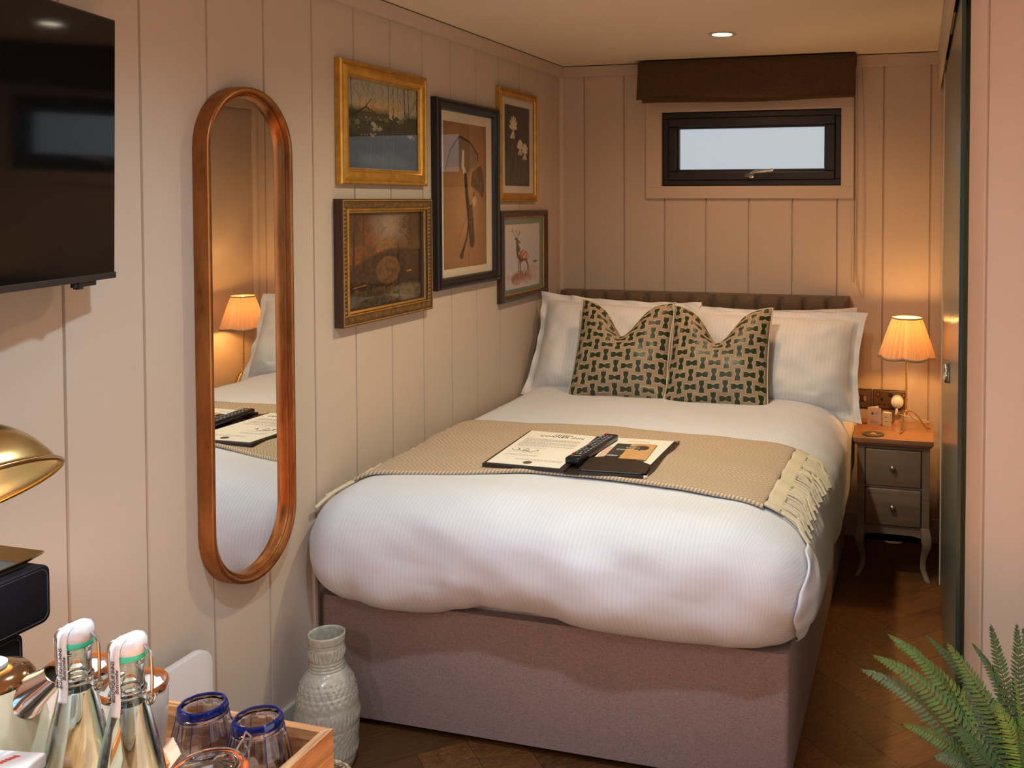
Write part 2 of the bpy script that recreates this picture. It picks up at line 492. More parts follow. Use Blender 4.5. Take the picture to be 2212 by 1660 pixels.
def bez(pts, n=8):
    """Catmull-Rom through points"""
    P = [Vector(p) for p in pts]; P = [2*P[0]-P[1]]+P+[2*P[-1]-P[-2]]; out = []
    for i in range(1, len(P)-2):
        for k in range(n):
            t = k/n
            out.append(.5*((2*P[i])+(-P[i-1]+P[i+1])*t+(2*P[i-1]-5*P[i]+4*P[i+1]-P[i+2])*t*t+(-P[i-1]+3*P[i]-3*P[i+1]+P[i+2])*t**3))
    out.append(P[-2]); return out

# ------------------------------------------------------------------ painter (flat artwork)
class Canvas:
    def __init__(s, w, h, col):
        s.w, s.h = w, h; s.a = np.zeros((h, w, 3)); s.a[:] = lin(col)
        s.X, s.Y = np.meshgrid(np.linspace(0, 1, w), np.linspace(0, 1, h))   # Y up
        s.asp = w/h
    def noise(s, n, m=None, octv=4, seed=0):
        r = np.random.RandomState(seed); m = m or n; tot = np.zeros((s.h, s.w)); amp = 1; A = 0
        for o in range(octv):
            gx, gy = n*2**o+2, m*2**o+2; g = r.rand(gy+1, gx+1)
            fx = s.X*(gx-1); fy = s.Y*(gy-1); ix = fx.astype(int); iy = fy.astype(int); tx = fx-ix; ty = fy-iy
            tx = tx*tx*(3-2*tx); ty = ty*ty*(3-2*ty)
            tot += amp*((g[iy, ix]*(1-tx)+g[iy, ix+1]*tx)*(1-ty)+(g[iy+1, ix]*(1-tx)+g[iy+1, ix+1]*tx)*ty)
            A += amp; amp *= .55
        return tot/A
    def put(s, mask, col):
        mask = np.clip(mask, 0, 1)[..., None]; s.a = s.a*(1-mask)+np.array(lin(col))*mask
    def band(s, lo, hi, soft=.03):
        return np.clip((s.Y-lo)/soft, 0, 1)*np.clip((hi-s.Y)/soft, 0, 1)
    def blob(s, cx, cy, rx, ry, soft=.3, rag=0, seed=1, n=8):
        d = np.sqrt(((s.X-cx)/rx)**2+((s.Y-cy)/ry)**2)
        if rag: d = d+(s.noise(n, seed=seed)-.5)*rag
        return np.clip((1-d)/soft, 0, 1)
    def line(s, pts, w, w2=None):
        d = np.full((s.h, s.w), 9.); m = len(pts)-1
        for i in range(m):
            (x0, y0), (x1, y1) = pts[i], pts[i+1]
            dx, dy = (x1-x0)*s.asp, (y1-y0); L = dx*dx+dy*dy+1e-9
            t = np.clip((((s.X-x0)*s.asp)*dx+(s.Y-y0)*dy)/L, 0, 1)
            ww = w+(w2-w)*((i+t)/m) if w2 is not None else w
            dd = np.sqrt(((s.X-x0)*s.asp-t*dx)**2+(s.Y-y0-t*dy)**2)/ww
            d = np.minimum(d, dd)
        return np.clip((1.3-d)/.5, 0, 1)
    def poly(s, pts):
        ins = np.zeros((s.h, s.w), bool); n = len(pts)
        for i in range(n):
            x0, y0 = pts[i]; x1, y1 = pts[(i+1) % n]
            c = ((y0 > s.Y) != (y1 > s.Y)); xx = (x1-x0)*(s.Y-y0)/((y1-y0) if abs(y1-y0) > 1e-9 else 1e-9)+x0
            ins ^= c & (s.X < xx)
        return ins.astype(float)
    def mesh(s, name, M4, W, H, m, parent, thick=0):
        """grid of quads in local XY of M4 (origin = lower left) coloured per vertex"""
        w, h = s.w, s.h
        P = np.zeros((h*w, 3)); P[:, 0] = (s.X*W).ravel(); P[:, 1] = (s.Y*H).ravel()
        R = np.array(M4)[:3, :3]; T = np.array(M4)[:3, 3]
        P = P @ R.T+T
        if parent is not None: P -= np.array(parent.location)
        idx = np.arange(h*w).reshape(h, w)
        F = np.stack([idx[:-1, :-1], idx[:-1, 1:], idx[1:, 1:], idx[1:, :-1]], -1).reshape(-1, 4)
        me = bpy.data.meshes.new(name); me.from_pydata(P.tolist(), [], F.tolist())
        at = me.color_attributes.new('paint', 'FLOAT_COLOR', 'POINT')
        c = np.ones((h*w, 4)); c[:, :3] = np.clip(s.a.reshape(-1, 3), 0, 1)
        at.data.foreach_set('color', c.ravel()); me.materials.append(m)
        return link(bpy.data.objects.new(name, me), parent)

# ------------------------------------------------------------------ room
D = 4.376; H = 2.157; CH = 2.104; ST = .21091; YL = 1.76328; SB = .20036; XB = .12084
XR = 1.790; YF = 2.28      # side wall plane / wall facing the camera
XE = 3.1; YE = -2.2        # rest of the room, behind and to the right of the camera

def grooved(mb, axis, plane, a, b, z0, z1, g0, step, sgn, gw=.0040, gd=.0085):
    """board-and-groove wall; axis 1: runs along Y in plane X; axis 0: runs along X in plane Y. sgn = direction into the wall"""
    pts = [(a, 0)]
    k = math.ceil((a-g0+gw)/step)
    while g0+k*step < b-gw:
        c = g0+k*step; pts += [(c-gw, 0), (c-gw*.45, 1), (c+gw*.45, 1), (c+gw, 0)]; k += 1
    pts.append((b, 0)); n = len(pts); vs = []
    for z in (z0, z1):
        for p, d in pts:
            q = plane+sgn*gd*d
            vs.append((q, p, z) if axis == 1 else (p, q, z))
    mb.add(vs, [(i, i+1, n+i+1, n+i) for i in range(n-1)])

mb = MB(); grooved(mb, 1, 0, YE, D, 0, H, YL, ST, -1); mb.box(-.12, -.01, YE-.1, D+.1, -.02, H+.1)
struct('wall_left', mb, M['wall'])
# back wall with the window hole
WX0, WX1, WZ0, WZ1 = .508, 1.34, 1.578, 1.924
mb = MB()
grooved(mb, 0, D, 0, 1.82, 0, WZ0, XB, SB, 1); grooved(mb, 0, D, 0, 1.82, WZ1, H, XB, SB, 1)
grooved(mb, 0, D, 0, WX0, WZ0, WZ1, XB, SB, 1); grooved(mb, 0, D, WX1, 1.82, WZ0, WZ1, XB, SB, 1)
for x0, x1, z0, z1 in [(-.1, WX0, -.02, H+.1), (WX1, 1.9, -.02, H+.1), (WX0, WX1, -.02, WZ0), (WX0, WX1, WZ1, H+.1)]:
    mb.box(x0, x1, D+.01, D+.13, z0, z1)
struct('wall_back', mb, M['wall'])
# bathroom partition: flank and face
mb = MB(); mb.box(XR, XR+.11, YF+.02, D+.01, 0, H)
struct('wall_right', mb, M['wall'])
mb = MB()
grooved(mb, 0, YF, XR+.11, XE, 0, H, XR+.038, SB, 1); mb.box(XR+.11, XE, YF+.01, YF+.1, 0, H)
pts = [(XR, YF), (XR+.0355, YF), (XR+.037, YF+.004), (XR+.0395, YF+.004), (XR+.041, YF), (XR+.11, YF), (XR+.11, YF+.02), (XR, YF+.02)]
mb.prism(pts, 2, 0, H)
struct('wall_front', mb, M['wall'])
# right-hand wall beside the camera, with unseen glazed doors added to let daylight in
RY0, RY1, RZ1 = -.10, 1.62, 2.02
mb = MB(); mb.box(XE, XE+.1, YE-.1, RY0, -.02, H+.1); mb.box(XE, XE+.1, RY1, YF+.1, -.02, H+.1); mb.box(XE, XE+.1, RY0, RY1, RZ1, H+.1)
struct('wall_side', mb, M['slate_paint'])
# rear wall with an unseen wide window added for light on the bed front
QX0, QX1, QZ0, QZ1 = .7, 2.6, .85, 1.95
mb = MB(); mb.box(-.1, QX0, YE-.12, YE, -.02, H+.1); mb.box(QX1, XE+.1, YE-.12, YE, -.02, H+.1); mb.box(QX0, QX1, YE-.12, YE, -.02, QZ0); mb.box(QX0, QX1, YE-.12, YE, QZ1, H+.1)
struct('wall_rear', mb, M['slate_paint'])
mb = MB()
for x0, x1 in [(QX0, (QX0+QX1)/2), ((QX0+QX1)/2, QX1)]:
    mb.box(x0, x0+.05, YE-.08, YE-.03, QZ0, QZ1); mb.box(x1-.05, x1, YE-.08, YE-.03, QZ0, QZ1)
    mb.box(x0+.05, x1-.05, YE-.08, YE-.03, QZ1-.05, QZ1); mb.box(x0+.05, x1-.05, YE-.08, YE-.03, QZ0, QZ0+.05)
w2 = struct('window_2', mb, M['winframe'])
gp = MB(); gp.box(QX0+.05, QX1-.05, YE-.058, YE-.054, QZ0+.05, QZ1-.05); build('glass_pane', gp, m_glasspane('window_pane_clear', 1.45), w2)
mb = MB()
for y0, y1 in [(RY0, (RY0+RY1)/2-.001), ((RY0+RY1)/2+.001, RY1)]:
    mb.box(XE+.03, XE+.08, y0, y0+.06, 0, RZ1); mb.box(XE+.03, XE+.08, y1-.06, y1, 0, RZ1)
    mb.box(XE+.03, XE+.08, y0+.06, y1-.06, RZ1-.06, RZ1); mb.box(XE+.03, XE+.08, y0+.06, y1-.06, 0, .09)
o = struct('door_1', mb, M['winframe'])
gp = MB(); gp.box(XE+.054, XE+.058, RY0+.06, RY1-.06, .09, RZ1-.06)
build('glass_pane', gp, m_glasspane('door_pane', 1.45), o)
mb = MB(); mb.box(-.1, XE+.1, YE-.1, D+.1, H, H+.1)
ceil = struct('ceiling', mb, M['ceil'])

# herringbone floor: every plank its own face with its own tone
def herringbone():
    w, L = .14, .56; me = bpy.data.meshes.new('floor'); vs = []; fs = []; tones = []; uvs = []
    c45 = cos(pi/4)
    def put(px, py, ang):
        # plank with lower-left corner (px,py) in the rotated frame
        g = .0007
        if ang == 0: q = [(px+g, py+g), (px+L-g, py+g), (px+L-g, py+w-g), (px+g, py+w-g)]; uv = [(0, 0), (L, 0), (L, w), (0, w)]
        else: q = [(px+g, py+g), (px+w-g, py+g), (px+w-g, py+L-g), (px+g, py+L-g)]; uv = [(0, 0), (0, w), (L, w), (L, 0)]
        Q = [((x-y)*c45+OX, (x+y)*c45+OY) for x, y in q]
        if max(p[0] for p in Q) < -.1 or min(p[0] for p in Q) > XE+.1 or max(p[1] for p in Q) < YE-.1 or min(p[1] for p in Q) > D+.1: return
        b = len(vs); vs.extend((x, y, 0.0) for x, y in Q); fs.append((b, b+1, b+2, b+3))
        t = random.uniform(.62, 1.15); tones.append((t, t*random.uniform(.93, 1.04), t*random.uniform(.88, 1.05)))
        ou, ov = random.uniform(0, 50), random.uniform(0, 50); uvs.append([(u+ou, v+ov) for u, v in uv])
    OX, OY = .87, .02
    k = int(L/w)
    for i in range(-70, 70):
        for j in range(-12, 12):
            ax = i*w + j*L; ay = i*w - j*L
            put(ax, ay, 0); put(ax+L, ay-L+w, 1)
    n0 = len(fs)
    b = len(vs); vs.extend([(-.1, YE-.1, -.001), (XE+.1, YE-.1, -.001), (XE+.1, D+.1, -.001), (-.1, D+.1, -.001)]); fs.append((b, b+1, b+2, b+3))
    b = len(vs); vs.extend([(-.1, YE-.1, -.05), (XE+.1, YE-.1, -.05), (XE+.1, D+.1, -.05), (-.1, D+.1, -.05)]); fs.append((b+3, b+2, b+1, b))
    me.from_pydata(vs, [], fs); me.materials.append(M['floor']); me.materials.append(M['plankgap'])
    ul = me.uv_layers.new(name='UVMap'); ca = me.color_attributes.new('tone', 'FLOAT_COLOR', 'CORNER')
    for p in me.polygons:
        if p.index >= n0: p.material_index = 1; continue
        for k_, li in enumerate(p.loop_indices):
            ul.data[li].uv = uvs[p.index][k_]; ca.data[li].color = (*tones[p.index], 1)
    o = bpy.data.objects.new('floor', me); link(o); o['kind'] = 'structure'
herringbone()

# trims
TC = .021
mb = MB(); mb.box(0, TC, YE, D, CH, H-.004); t1_ = struct('trim_1', mb, M['trim'], bevel=.001)
mb = MB(); mb.box(0, TC-.003, YE, D, H-.004, H-.0005); build('open_joint', mb, M['gap'], t1_)  # solid dark strip, paints the shade between trim and ceiling
mb = MB(); mb.box(TC, XR, D-TC, D, CH, H-.004); t1_ = struct('trim_2', mb, M['trim'], bevel=.001)
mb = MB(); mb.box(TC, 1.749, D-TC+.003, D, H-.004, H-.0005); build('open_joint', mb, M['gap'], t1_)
mb = MB()   # quarter bead in the left/back corner, and in the right one
pts = [(0, D)]+[(.0+.022*cos(a), D-.022*sin(a)) for a in [k*pi/16 for k in range(9)]]
mb.prism([(x, y) for x, y in pts], 2, 0, CH); struct('trim_3', mb, M['trim'], smooth=True)
mb = MB()
pts = [(XR, D)]+[(XR-.024*cos(a), D-.024*sin(a)) for a in [k*pi/16 for k in range(9)]]
mb.prism(pts, 2, 0, CH); struct('trim_4', mb, M['trim'], smooth=True)
mb = MB(); mb.box(0, .015, YE, D, 0, .108); struct('baseboard_left', mb, M['trim'], bevel=.003)
mb = MB(); mb.box(.015, XR, D-.015, D, 0, .108); struct('baseboard_back', mb, M['trim'], bevel=.003)
mb = MB(); mb.box(XR, XE, YF-.015, YF, 0, .108); struct('baseboard_front', mb, M['trim'], bevel=.003)
# vertical trunking at the foot of the bed
mb = MB(); mb.box(0, .012, 2.366, 2.382, .108, .50); struct('trim_5', mb, M['trim'], bevel=.003)

# pelmet hiding the sliding-door track
mb = MB(); mb.box(1.749, 1.762, 1.62, D-.002, 1.993, H); struct('trim_6', mb, M['trim'], bevel=.0015)
t_ = thing('sliding_door', (1.773, 3.05, 0), 'frosted sliding glass door standing on edge beside the brown nightstand', 'door')
mb = MB(); mb.box(1.770, 1.777, 2.243, 3.885, .012, 2.04); build('glass_panel', mb, M['doorglass'], t_)
mb = MB(); mb.box(1.7692, 1.7778, 2.238, 2.243, .012, 2.04); o = build('edge', mb, M['green_seal'], t_); o['label'] = 'dark green polished glass edge'
mb = MB(); mb.box(1.766, 1.779, 3.885, 3.893, .004, 2.03); o = build('seal_strip', mb, M['sealstrip'], t_); o['label'] = 'pale seal strip on the far edge'
for Yh in (2.95,):
    mb = MB(); prof = [(0, 0), (.020, 0), (.029, .003), (.031, .008), (.029, .013), (.020, .0165), (0, .0165)]
    Mh = Matrix.Rotation(-pi/2, 3, 'Y')
    mb.lathe([(r, z) for r, z in prof], (1.7698, Yh, 1.005), 24, M3=Mh); mb.lathe([(.031, .0), (.033, .002), (.031, .004)], (1.7698, Yh, 1.005), 24, M3=Mh)
    o = build('handle', mb, M['chrome'], t_, smooth=True, angle=50); o['label'] = 'round chrome pull handle'
t_ = thing('door_track', (1.774, 2.9, 2.12), 'black sliding door track with roller blocks behind the ceiling pelmet', 'rail')
mb = MB(); mb.box(1.763, 1.788, 1.7, 4.34, 2.075, 2.157); build('rail', mb, M['black_pl'], t_)
for y in (2.10, 2.62, 3.50):
    mb = MB(); mb.box(1.7625, 1.769, y, y+.35, 2.00, 2.075); build('roller_block', mb, M['black_pl'], t_, bevel=.001)

# ------------------------------------------------------------------ window, blind
w = bpy.data.objects.new('window_1', None); w.location = ((WX0+WX1)/2, D, (WZ0+WZ1)/2); link(w); w['kind'] = 'structure'
def ringXZ(mb, x0, x1, z0, z1, t, y0, y1):
    mb.box(x0, x1, y0, y1, z0, z0+t); mb.box(x0, x1, y0, y1, z1-t, z1); mb.box(x0, x0+t, y0, y1, z0+t, z1-t); mb.box(x1-t, x1, y0, y1, z0+t, z1-t)
mb = MB()   # painted architrave
a0, a1, b0, b1 = .433, 1.396, 1.520, 1.975
mb.box(a0, a1, D-.014, D, b0, WZ0-.006); mb.box(a0, a1, D-.014, D, WZ1+.006, b1); mb.box(a0, WX0-.006, D-.014, D, WZ0-.006, WZ1+.006); mb.box(WX1+.006, a1, D-.014, D, WZ0-.006, WZ1+.006)
build('architrave', mb, M['trim'], w, bevel=.0015)
mb = MB(); ringXZ(mb, WX0-.006, WX1+.006, WZ0-.006, WZ1+.006, .006, D-.012, D+.10); build('reveal', mb, M['trim'], w)
mb = MB(); ringXZ(mb, WX0, WX1, WZ0, WZ1, .030, D+.012, D+.075); build('window_frame', mb, M['winframe'], w, bevel=.004)
mb = MB(); ringXZ(mb, WX0+.028, WX1-.028, WZ0+.028, WZ1-.028, .040, D+.002, D+.06)
sash = build('sash', mb, M['winframe'], w, bevel=.006, seg=3)
mb = MB(); ringXZ(mb, WX0+.066, WX1-.066, WZ0+.066, WZ1-.066, .012, D+.022, D+.05); build('glazing_bead', mb, M['winframe'], w, bevel=.003)
mb = MB(); mb.box(WX0+.07, WX1-.07, D+.034, D+.038, WZ0+.07, WZ1-.07); build('glass_pane', mb, M['frost'], w)
mb = MB()   # chrome espagnolette handle
hx, hz = .935, 1.628
mb.box(hx-.030, hx+.002, D-.012, D+.002, hz-.010, hz+.008)
mb.tube(bez([(hx-.004, D-.016, hz-.004), (hx+.008, D-.030, hz+.006), (hx+.022, D-.038, hz+.013), (hx+.055, D-.040, hz+.015), (hx+.085, D-.040, hz+.018), (hx+.106, D-.040, hz+.021)], 5), [.0085]*5+[.0075]*15+[.0085]*6, 10)
mb.lathe([(0, .0), (.013, .0), (.013, .016), (.0, .02)], (hx, D+.004, hz-.002), 20, M3=Matrix.Rotation(pi/2, 3, 'X'))
o = build('window_handle', mb, M['chrome'], w, smooth=True); o['label'] = 'chrome lever handle'

t_ = thing('roman_blind', (.917, 4.30, 2.06), 'dark brown linen roman blind folded up above the window', 'blind')
mb = MB()
BX0, BX1 = .425, 1.408
def blind_face(u, v):
    x = BX0-.006+(BX1-BX0+.008)*u if v < .5 else BX0+(BX1-BX0)*u
    x = BX0+(BX1-BX0)*u - .006*(1-v)*(1 if u < .5 else 0)
    z = 1.972+.006*sin(u*5.2+.4)*(1-v)+(2.148-1.972)*v
    y = 4.262-.010*(1-v)+.004*sin(u*9)*(1-v)
    return (x, y, z)
mb.grid(40, 8, blind_face)
mb.grid(40, 3, lambda u, v: (BX0+(BX1-BX0)*u-.005*(1 if u < .5 else 0)*(1-v), 4.252+.012*v, 1.972+.006*sin(u*5.2+.4)*(1-v)+.012*v))
mb.add([(BX0, 4.262, 2.148), (BX1, 4.262, 2.148), (BX1, D-.02, 2.148), (BX0, D-.02, 2.148)], [(0, 1, 2, 3)])
build('front_fold', mb, M['blind'], t_, smooth=True, solid=.003)
mb = MB()
mb.grid(40, 5, lambda u, v: (BX0+.012+(BX1-BX0-.02)*u, 4.285+.003*sin(u*11), 1.958+.004*sin(u*7+1)*(1-v)+.19*v)); build('second_fold', mb, M['blind'], t_, smooth=True, solid=.004)
mb = MB()
mb.grid(40, 5, lambda u, v: (BX0+.014+(BX1-BX0-.024)*u, 4.315, 1.966+.18*v)); build('rear_fold', mb, M['blind'], t_, smooth=True, solid=.004)
mb = MB(); mb.box(BX0+.002, BX1-.002, 4.33, D-.022, 2.10, 2.147); build('head_rail', mb, M['blind'], t_)
# pull cord and bead chain
t_ = thing('blind_cord', (1.40, 4.35, 1.6), 'thin dark pull cord hanging down from the right end of the brown blind', 'cord')
mb = MB(); mb.tube([(1.398, 4.358, 2.1), (1.399, 4.360, 1.6), (1.400, 4.362, 1.145)], .0016, 6); build('cord', mb, mat('cord_grey', (.12, .08, .06), .7), t_)
mb = MB(); pts = bez([(1.409, 4.364, 2.1), (1.409, 4.366, 1.6), (1.409, 4.368, 1.25), (1.420, 4.368, 1.13), (1.441, 4.368, 1.085), (1.443, 4.368, 1.25), (1.440, 4.368, 1.7), (1.43, 4.366, 2.1)], 8)
mb.tube(pts, .0011, 6); build('bead_chain', mb, mat('bead_chain', (.38, .27, .2), .5), t_)

# ------------------------------------------------------------------ pictures on the left wall
def picture(y0, y1, z0, z1, prof, mats, mi, inner, label, artfn, art_rect, mount=None, mount_x=.010, artm='art', slip=None, res=280, tilt=0):
    t_ = thing('framed_picture', (0, (y0+y1)/2, z0), label, 'picture')
    mb = MB(); mb.frame(y0, y1, z0, z1, prof, mi)
    fr = build('frame', mb, mats, t_, smooth=True, angle=25)
    iy0, iy1, iz0, iz1 = y0+inner, y1-inner, z0+inner, z1-inner
    if slip:
        mb = MB(); mb.frame(iy0-.001, iy1+.001, iz0-.001, iz1+.001, [(0, .013), (0, .017), (.005, .016), (.006, .011)]); build('gilt_slip', mb, slip, t_)
    ay0, ay1, az0, az1 = art_rect
    if mount:
        mb = MB()
        mb.add([(mount_x, iy0, iz0), (mount_x, iy1, iz0), (mount_x, iy1, iz1), (mount_x, iy0, iz1), (mount_x, ay0, az0), (mount_x, ay1, az0), (mount_x, ay1, az1), (mount_x, ay0, az1),
                (mount_x-.0015, ay0+.001, az0+.001), (mount_x-.0015, ay1-.001, az0+.001), (mount_x-.0015, ay1-.001, az1-.001), (mount_x-.0015, ay0+.001, az1-.001)],
               [(0, 1, 5, 4), (1, 2, 6, 5), (2, 3, 7, 6), (3, 0, 4, 7), (4, 5, 9, 8), (5, 6, 10, 9), (6, 7, 11, 10), (7, 4, 8, 11)])
        build('mount', mb, mount, t_)
    W, Hh = ay1-ay0, az1-az0
    c = Canvas(res, max(40, int(res*Hh/W)), (128, 110, 90)); artfn(c)
    c.mesh('print', frameM((mount_x-.002, ay0, az0), (0, 1, 0), (0, 0, 1)), W, Hh, M[artm], t_)
    mb = MB(); gx = mount_x+.003
    mb.add([(gx, iy0-.002, iz0-.002), (gx, iy1+.002, iz0-.002), (gx, iy1+.002, iz1+.002), (gx, iy0-.002, iz1+.002)], [(0, 1, 2, 3)])
    build('glass_pane', mb, M['pane'], t_)
    return t_, fr

def art_lake(c):
    c.put(np.ones_like(c.X), (150, 140, 112)); c.put(c.Y, (165, 158, 138))
    n1 = c.noise(7, 9, 5, 3); n2 = c.noise(16, 20, 4, 5)
    c.put(c.blob(.35, .68, .3, .15, .6), (196, 160, 110)); c.put(c.blob(.62, .72, .2, .15, .6), (190, 160, 120))
    r = np.random.RandomState(4)
    for k in range(150):      # hanging leaf strokes
        x = r.choice([r.uniform(0, .38), r.uniform(.45, 1)]); y = r.uniform(.62, 1.0)
        c.put(c.line([(x, y), (x+r.uniform(-.03, .06), y-r.uniform(.04, .12))], .004, .001)*.75, [(88, 96, 40), (60, 66, 34), (40, 44, 26), (118, 118, 60)][r.randint(4)])
    c.put((n1 > .36)*np.clip((.72-c.Y)/.08, 0, 1)*.9, (34, 34, 20)); c.put((n2 > .5)*c.band(.42, .66, .05)*.7, (70, 72, 36))
    c.put(c.band(-.2, .40, .05)*.92, (26, 25, 19)); c.put((n2 > .58)*c.band(-.2, .38, .05)*.5, (54, 56, 50))
    c.put(c.blob(.5, .1, .5, .14, .7, .8, 9)*.45, (96, 104, 104))
    for x, w_ in [(.05, .006), (.56, .005), (.63, .004), (.80, .006), (.86, .005), (.70, .003)]:
        c.put(c.line([(x, 1), (x+.01, .7), (x+.005, .3), (x+.02, 0)], w_, w_*.8), (30, 30, 20))
    c.put(c.line([(0, .55), (.12, .62), (.24, .70), (.32, .80)], .013, .004), (20, 16, 12)); c.put(c.line([(.1, .60), (.2, .52), (.34, .48)], .007, .002), (20, 16, 12))
    c.put(c.line([(.24, .70), (.36, .66), (.44, .58)], .006, .002), (24, 20, 14))
    c.put(c.line([(.80, 1), (.82, .6), (.92, .75), (1, .9)], .005, .003), (30, 26, 18))
    for x in (.30, .48, .62): c.put(c.line([(x, .5), (x+.02, .3), (x-.01, .05)], .0022)*.6, (140, 140, 130))

def art_bridge(c):
    c.put(np.ones_like(c.X), (92, 62, 34)); n1 = c.noise(6, 6, 5, 21); n2 = c.noise(18, 18, 4, 22); n3 = c.noise(40, 30, 3, 23)
    c.put(c.blob(.55, .85, .3, .3, .8, .5, 24)*.9, (150, 132, 110)); c.put(c.blob(.5, .62, .16, .25, .9, .5, 25)*.6, (142, 104, 58))
    c.put((n2 > .5)*c.blob(.22, .62, .28, .34, .4, .6, 26)*.8, (134, 66, 24)); c.put((n2 > .55)*c.blob(.48, .62, .15, .22, .5, .6, 27)*.7, (150, 100, 40))
    c.put((n3 > .48)*c.blob(.12, .85, .22, .22, .4, .7, 28)*.9, (46, 30, 18)); c.put((n3 > .46)*c.blob(.88, .85, .2, .18, .4, .7, 29)*.9, (52, 34, 20))
    c.put(c.line([(.84, 1), (.86, .75), (.88, .55)], .008, .006), (34, 22, 14)); c.put(c.line([(.12, 1), (.1, .4)], .02, .02), (40, 26, 16))
    c.put(c.line([(.70, .8), (.80, .72), (.86, .62)], .004), (40, 26, 16))
    c.put(c.poly([(.12, .46), (.3, .54), (.5, .60), (.72, .60), (1, .57), (1, .2), (0, .22), (0, .44)])*.92, (50, 33, 19))
    c.put(c.line([(.14, .46), (.3, .535), (.5, .595), (.72, .605), (1, .575)], .008), (84, 60, 34))
    c.put(c.blob(.58, .38, .20, .19, .12), (26, 15, 9)); c.put(c.blob(.54, .37, .17, .165, .12), (104, 72, 38)); c.put((n2 > .52)*c.blob(.54, .36, .15, .14, .3)*.6, (66, 40, 20))
    c.put(c.band(.14, .26, .05)*(n1 > .4)*.9, (22, 13, 8)); c.put(c.band(-.2, .18, .04), (58, 50, 34)); c.put(c.blob(.8, .1, .3, .1, .5, .6, 31)*.9, (116, 104, 78))
    c.put(c.blob(.25, .02, .22, .1, .5, .6, 32)*.7, (46, 44, 22)); c.put((n2 > .6)*c.band(-.2, .15, .04)*.6, (30, 24, 16))
    c.put(c.line([(.1, .22), (.25, .235)], .006), (150, 96, 60)); c.put(c.line([(.8, .33), (.86, .335)], .006), (190, 130, 60))
    c.put((n3 > .6)*.25, (120, 84, 48)); c.put((n3 < .38)*.3, (24, 15, 10))

def art_dragonfly(c):      # sepia botanical study: leaf and long club-shaped seed pods
    c.put(np.ones_like(c.X), (158, 116, 74)); d = np.sqrt((c.X-.5)**2+((c.Y-.45)*.9)**2); c.put(np.clip(d*1.5-.25, 0, 1), (98, 60, 36))
    c.put(c.noise(3, 30, 3, 40)*.3, (186, 142, 94)); c.put(c.blob(.55, .45, .3, .3, .9)*.4, (196, 152, 100))
    dk = (52, 34, 24)
    c.put(c.poly([(.42, .90), (.60, .87), (.70, .83), (.80, .78), (.78, .72), (.62, .69), (.58, .66), (.45, .64), (.36, .70), (.10, .69), (.12, .76), (.24, .84)])*.75, (112, 92, 78))
    c.put(c.line([(.06, .68), (.15, .80), (.36, .905), (.42, .90), (.62, .87), (.80, .79), (.79, .75)], .007), dk)
    c.put(c.line([(.45, .80), (.44, .70), (.50, .64)], .016, .022), (208, 190, 166))
    c.put(c.poly([(.86, .72), (.92, .66), (.95, .54), (.90, .48), (.82, .52), (.62, .57), (.66, .66)])*.85, (64, 44, 32))
    c.put((c.noise(14, 20, 3, 42) > .5)*c.blob(.78, .60, .13, .09, .4)*.7, (128, 100, 76))
    c.put(c.line([(.50, .64), (.53, .5), (.57, .38), (.62, .22)], .020, .030), (60, 42, 32)); c.put(c.blob(.645, .17, .062, .045, .2), (60, 42, 32)); c.put(c.line([(.61, .40), (.645, .2)], .034, .038), (66, 46, 36))
    c.put(c.line([(.70, .52), (.64, .42), (.60, .34)], .008), (78, 56, 42)); c.put(c.blob(.70, .46, .07, .04, .5, .8, 44)*.8, (206, 180, 146))
    c.put(c.line([(.52, .20), (.44, .12), (.40, .085)], .012, .022), (66, 46, 36)); c.put(c.blob(.40, .08, .05, .022, .3), (66, 46, 36)); c.put(c.line([(.53, .36), (.36, .22), (.34, .15)], .0022), (70, 50, 38)); c.put(c.line([(.56, .30), (.52, .20)], .008, .012), (66, 46, 36))
    c.put((c.noise(30, 60, 2, 45) > .58)*c.blob(.6, .35, .08, .2, .4)*.4, (120, 92, 70))

def art_flower(c):
    c.put(np.ones_like(c.X), (44, 36, 28)); c.put(c.noise(4, 5, 3, 50)*.3, (64, 54, 42))
    for (x0, y0, x1, y1) in [(.05, .0, .35, .52), (.3, 0, .5, .40), (.55, 0, .62, .36), (.8, 0, .78, .38), (.15, .0, .06, .44)]:
        for k in range(16):
            t = k/16; x = x0+(x1-x0)*t; y = y0+(y1-y0)*t; L = .13*(1-t)+.02
            c.put(c.line([(x, y), (x-L, y+L*.35)], .008, .002)*.8, (84, 84, 66)); c.put(c.line([(x, y), (x+L, y+L*.5)], .008, .002)*.8, (76, 76, 60))
    for (cx, cy, s) in [(.36, .70, .17), (.62, .47, .11), (.82, .42, .12)]:
        c.put(c.line([(cx, cy), (cx+.06, cy-.2), (cx+.12, 0)], .004), (110, 104, 84))
        for k in range(13):
            a = pi*(.05+.9*k/12)+(.2 if k % 2 else 0); q = s*(1 if k % 2 else .72)
            x1, y1 = cx+q*cos(a)*.9, cy+q*sin(a)*.85+.01
            c.put(c.line([(cx+.2*q*cos(a), cy+.1*q), ((cx+x1)/2, (cy+y1)/2), (x1, y1)], .009, .018), (216, 204, 176))
        for k in range(4): c.put(c.line([(cx, cy), (cx-.11*s/.15+k*.05, cy-.09*s/.15)], .009, .012), (206, 194, 164))

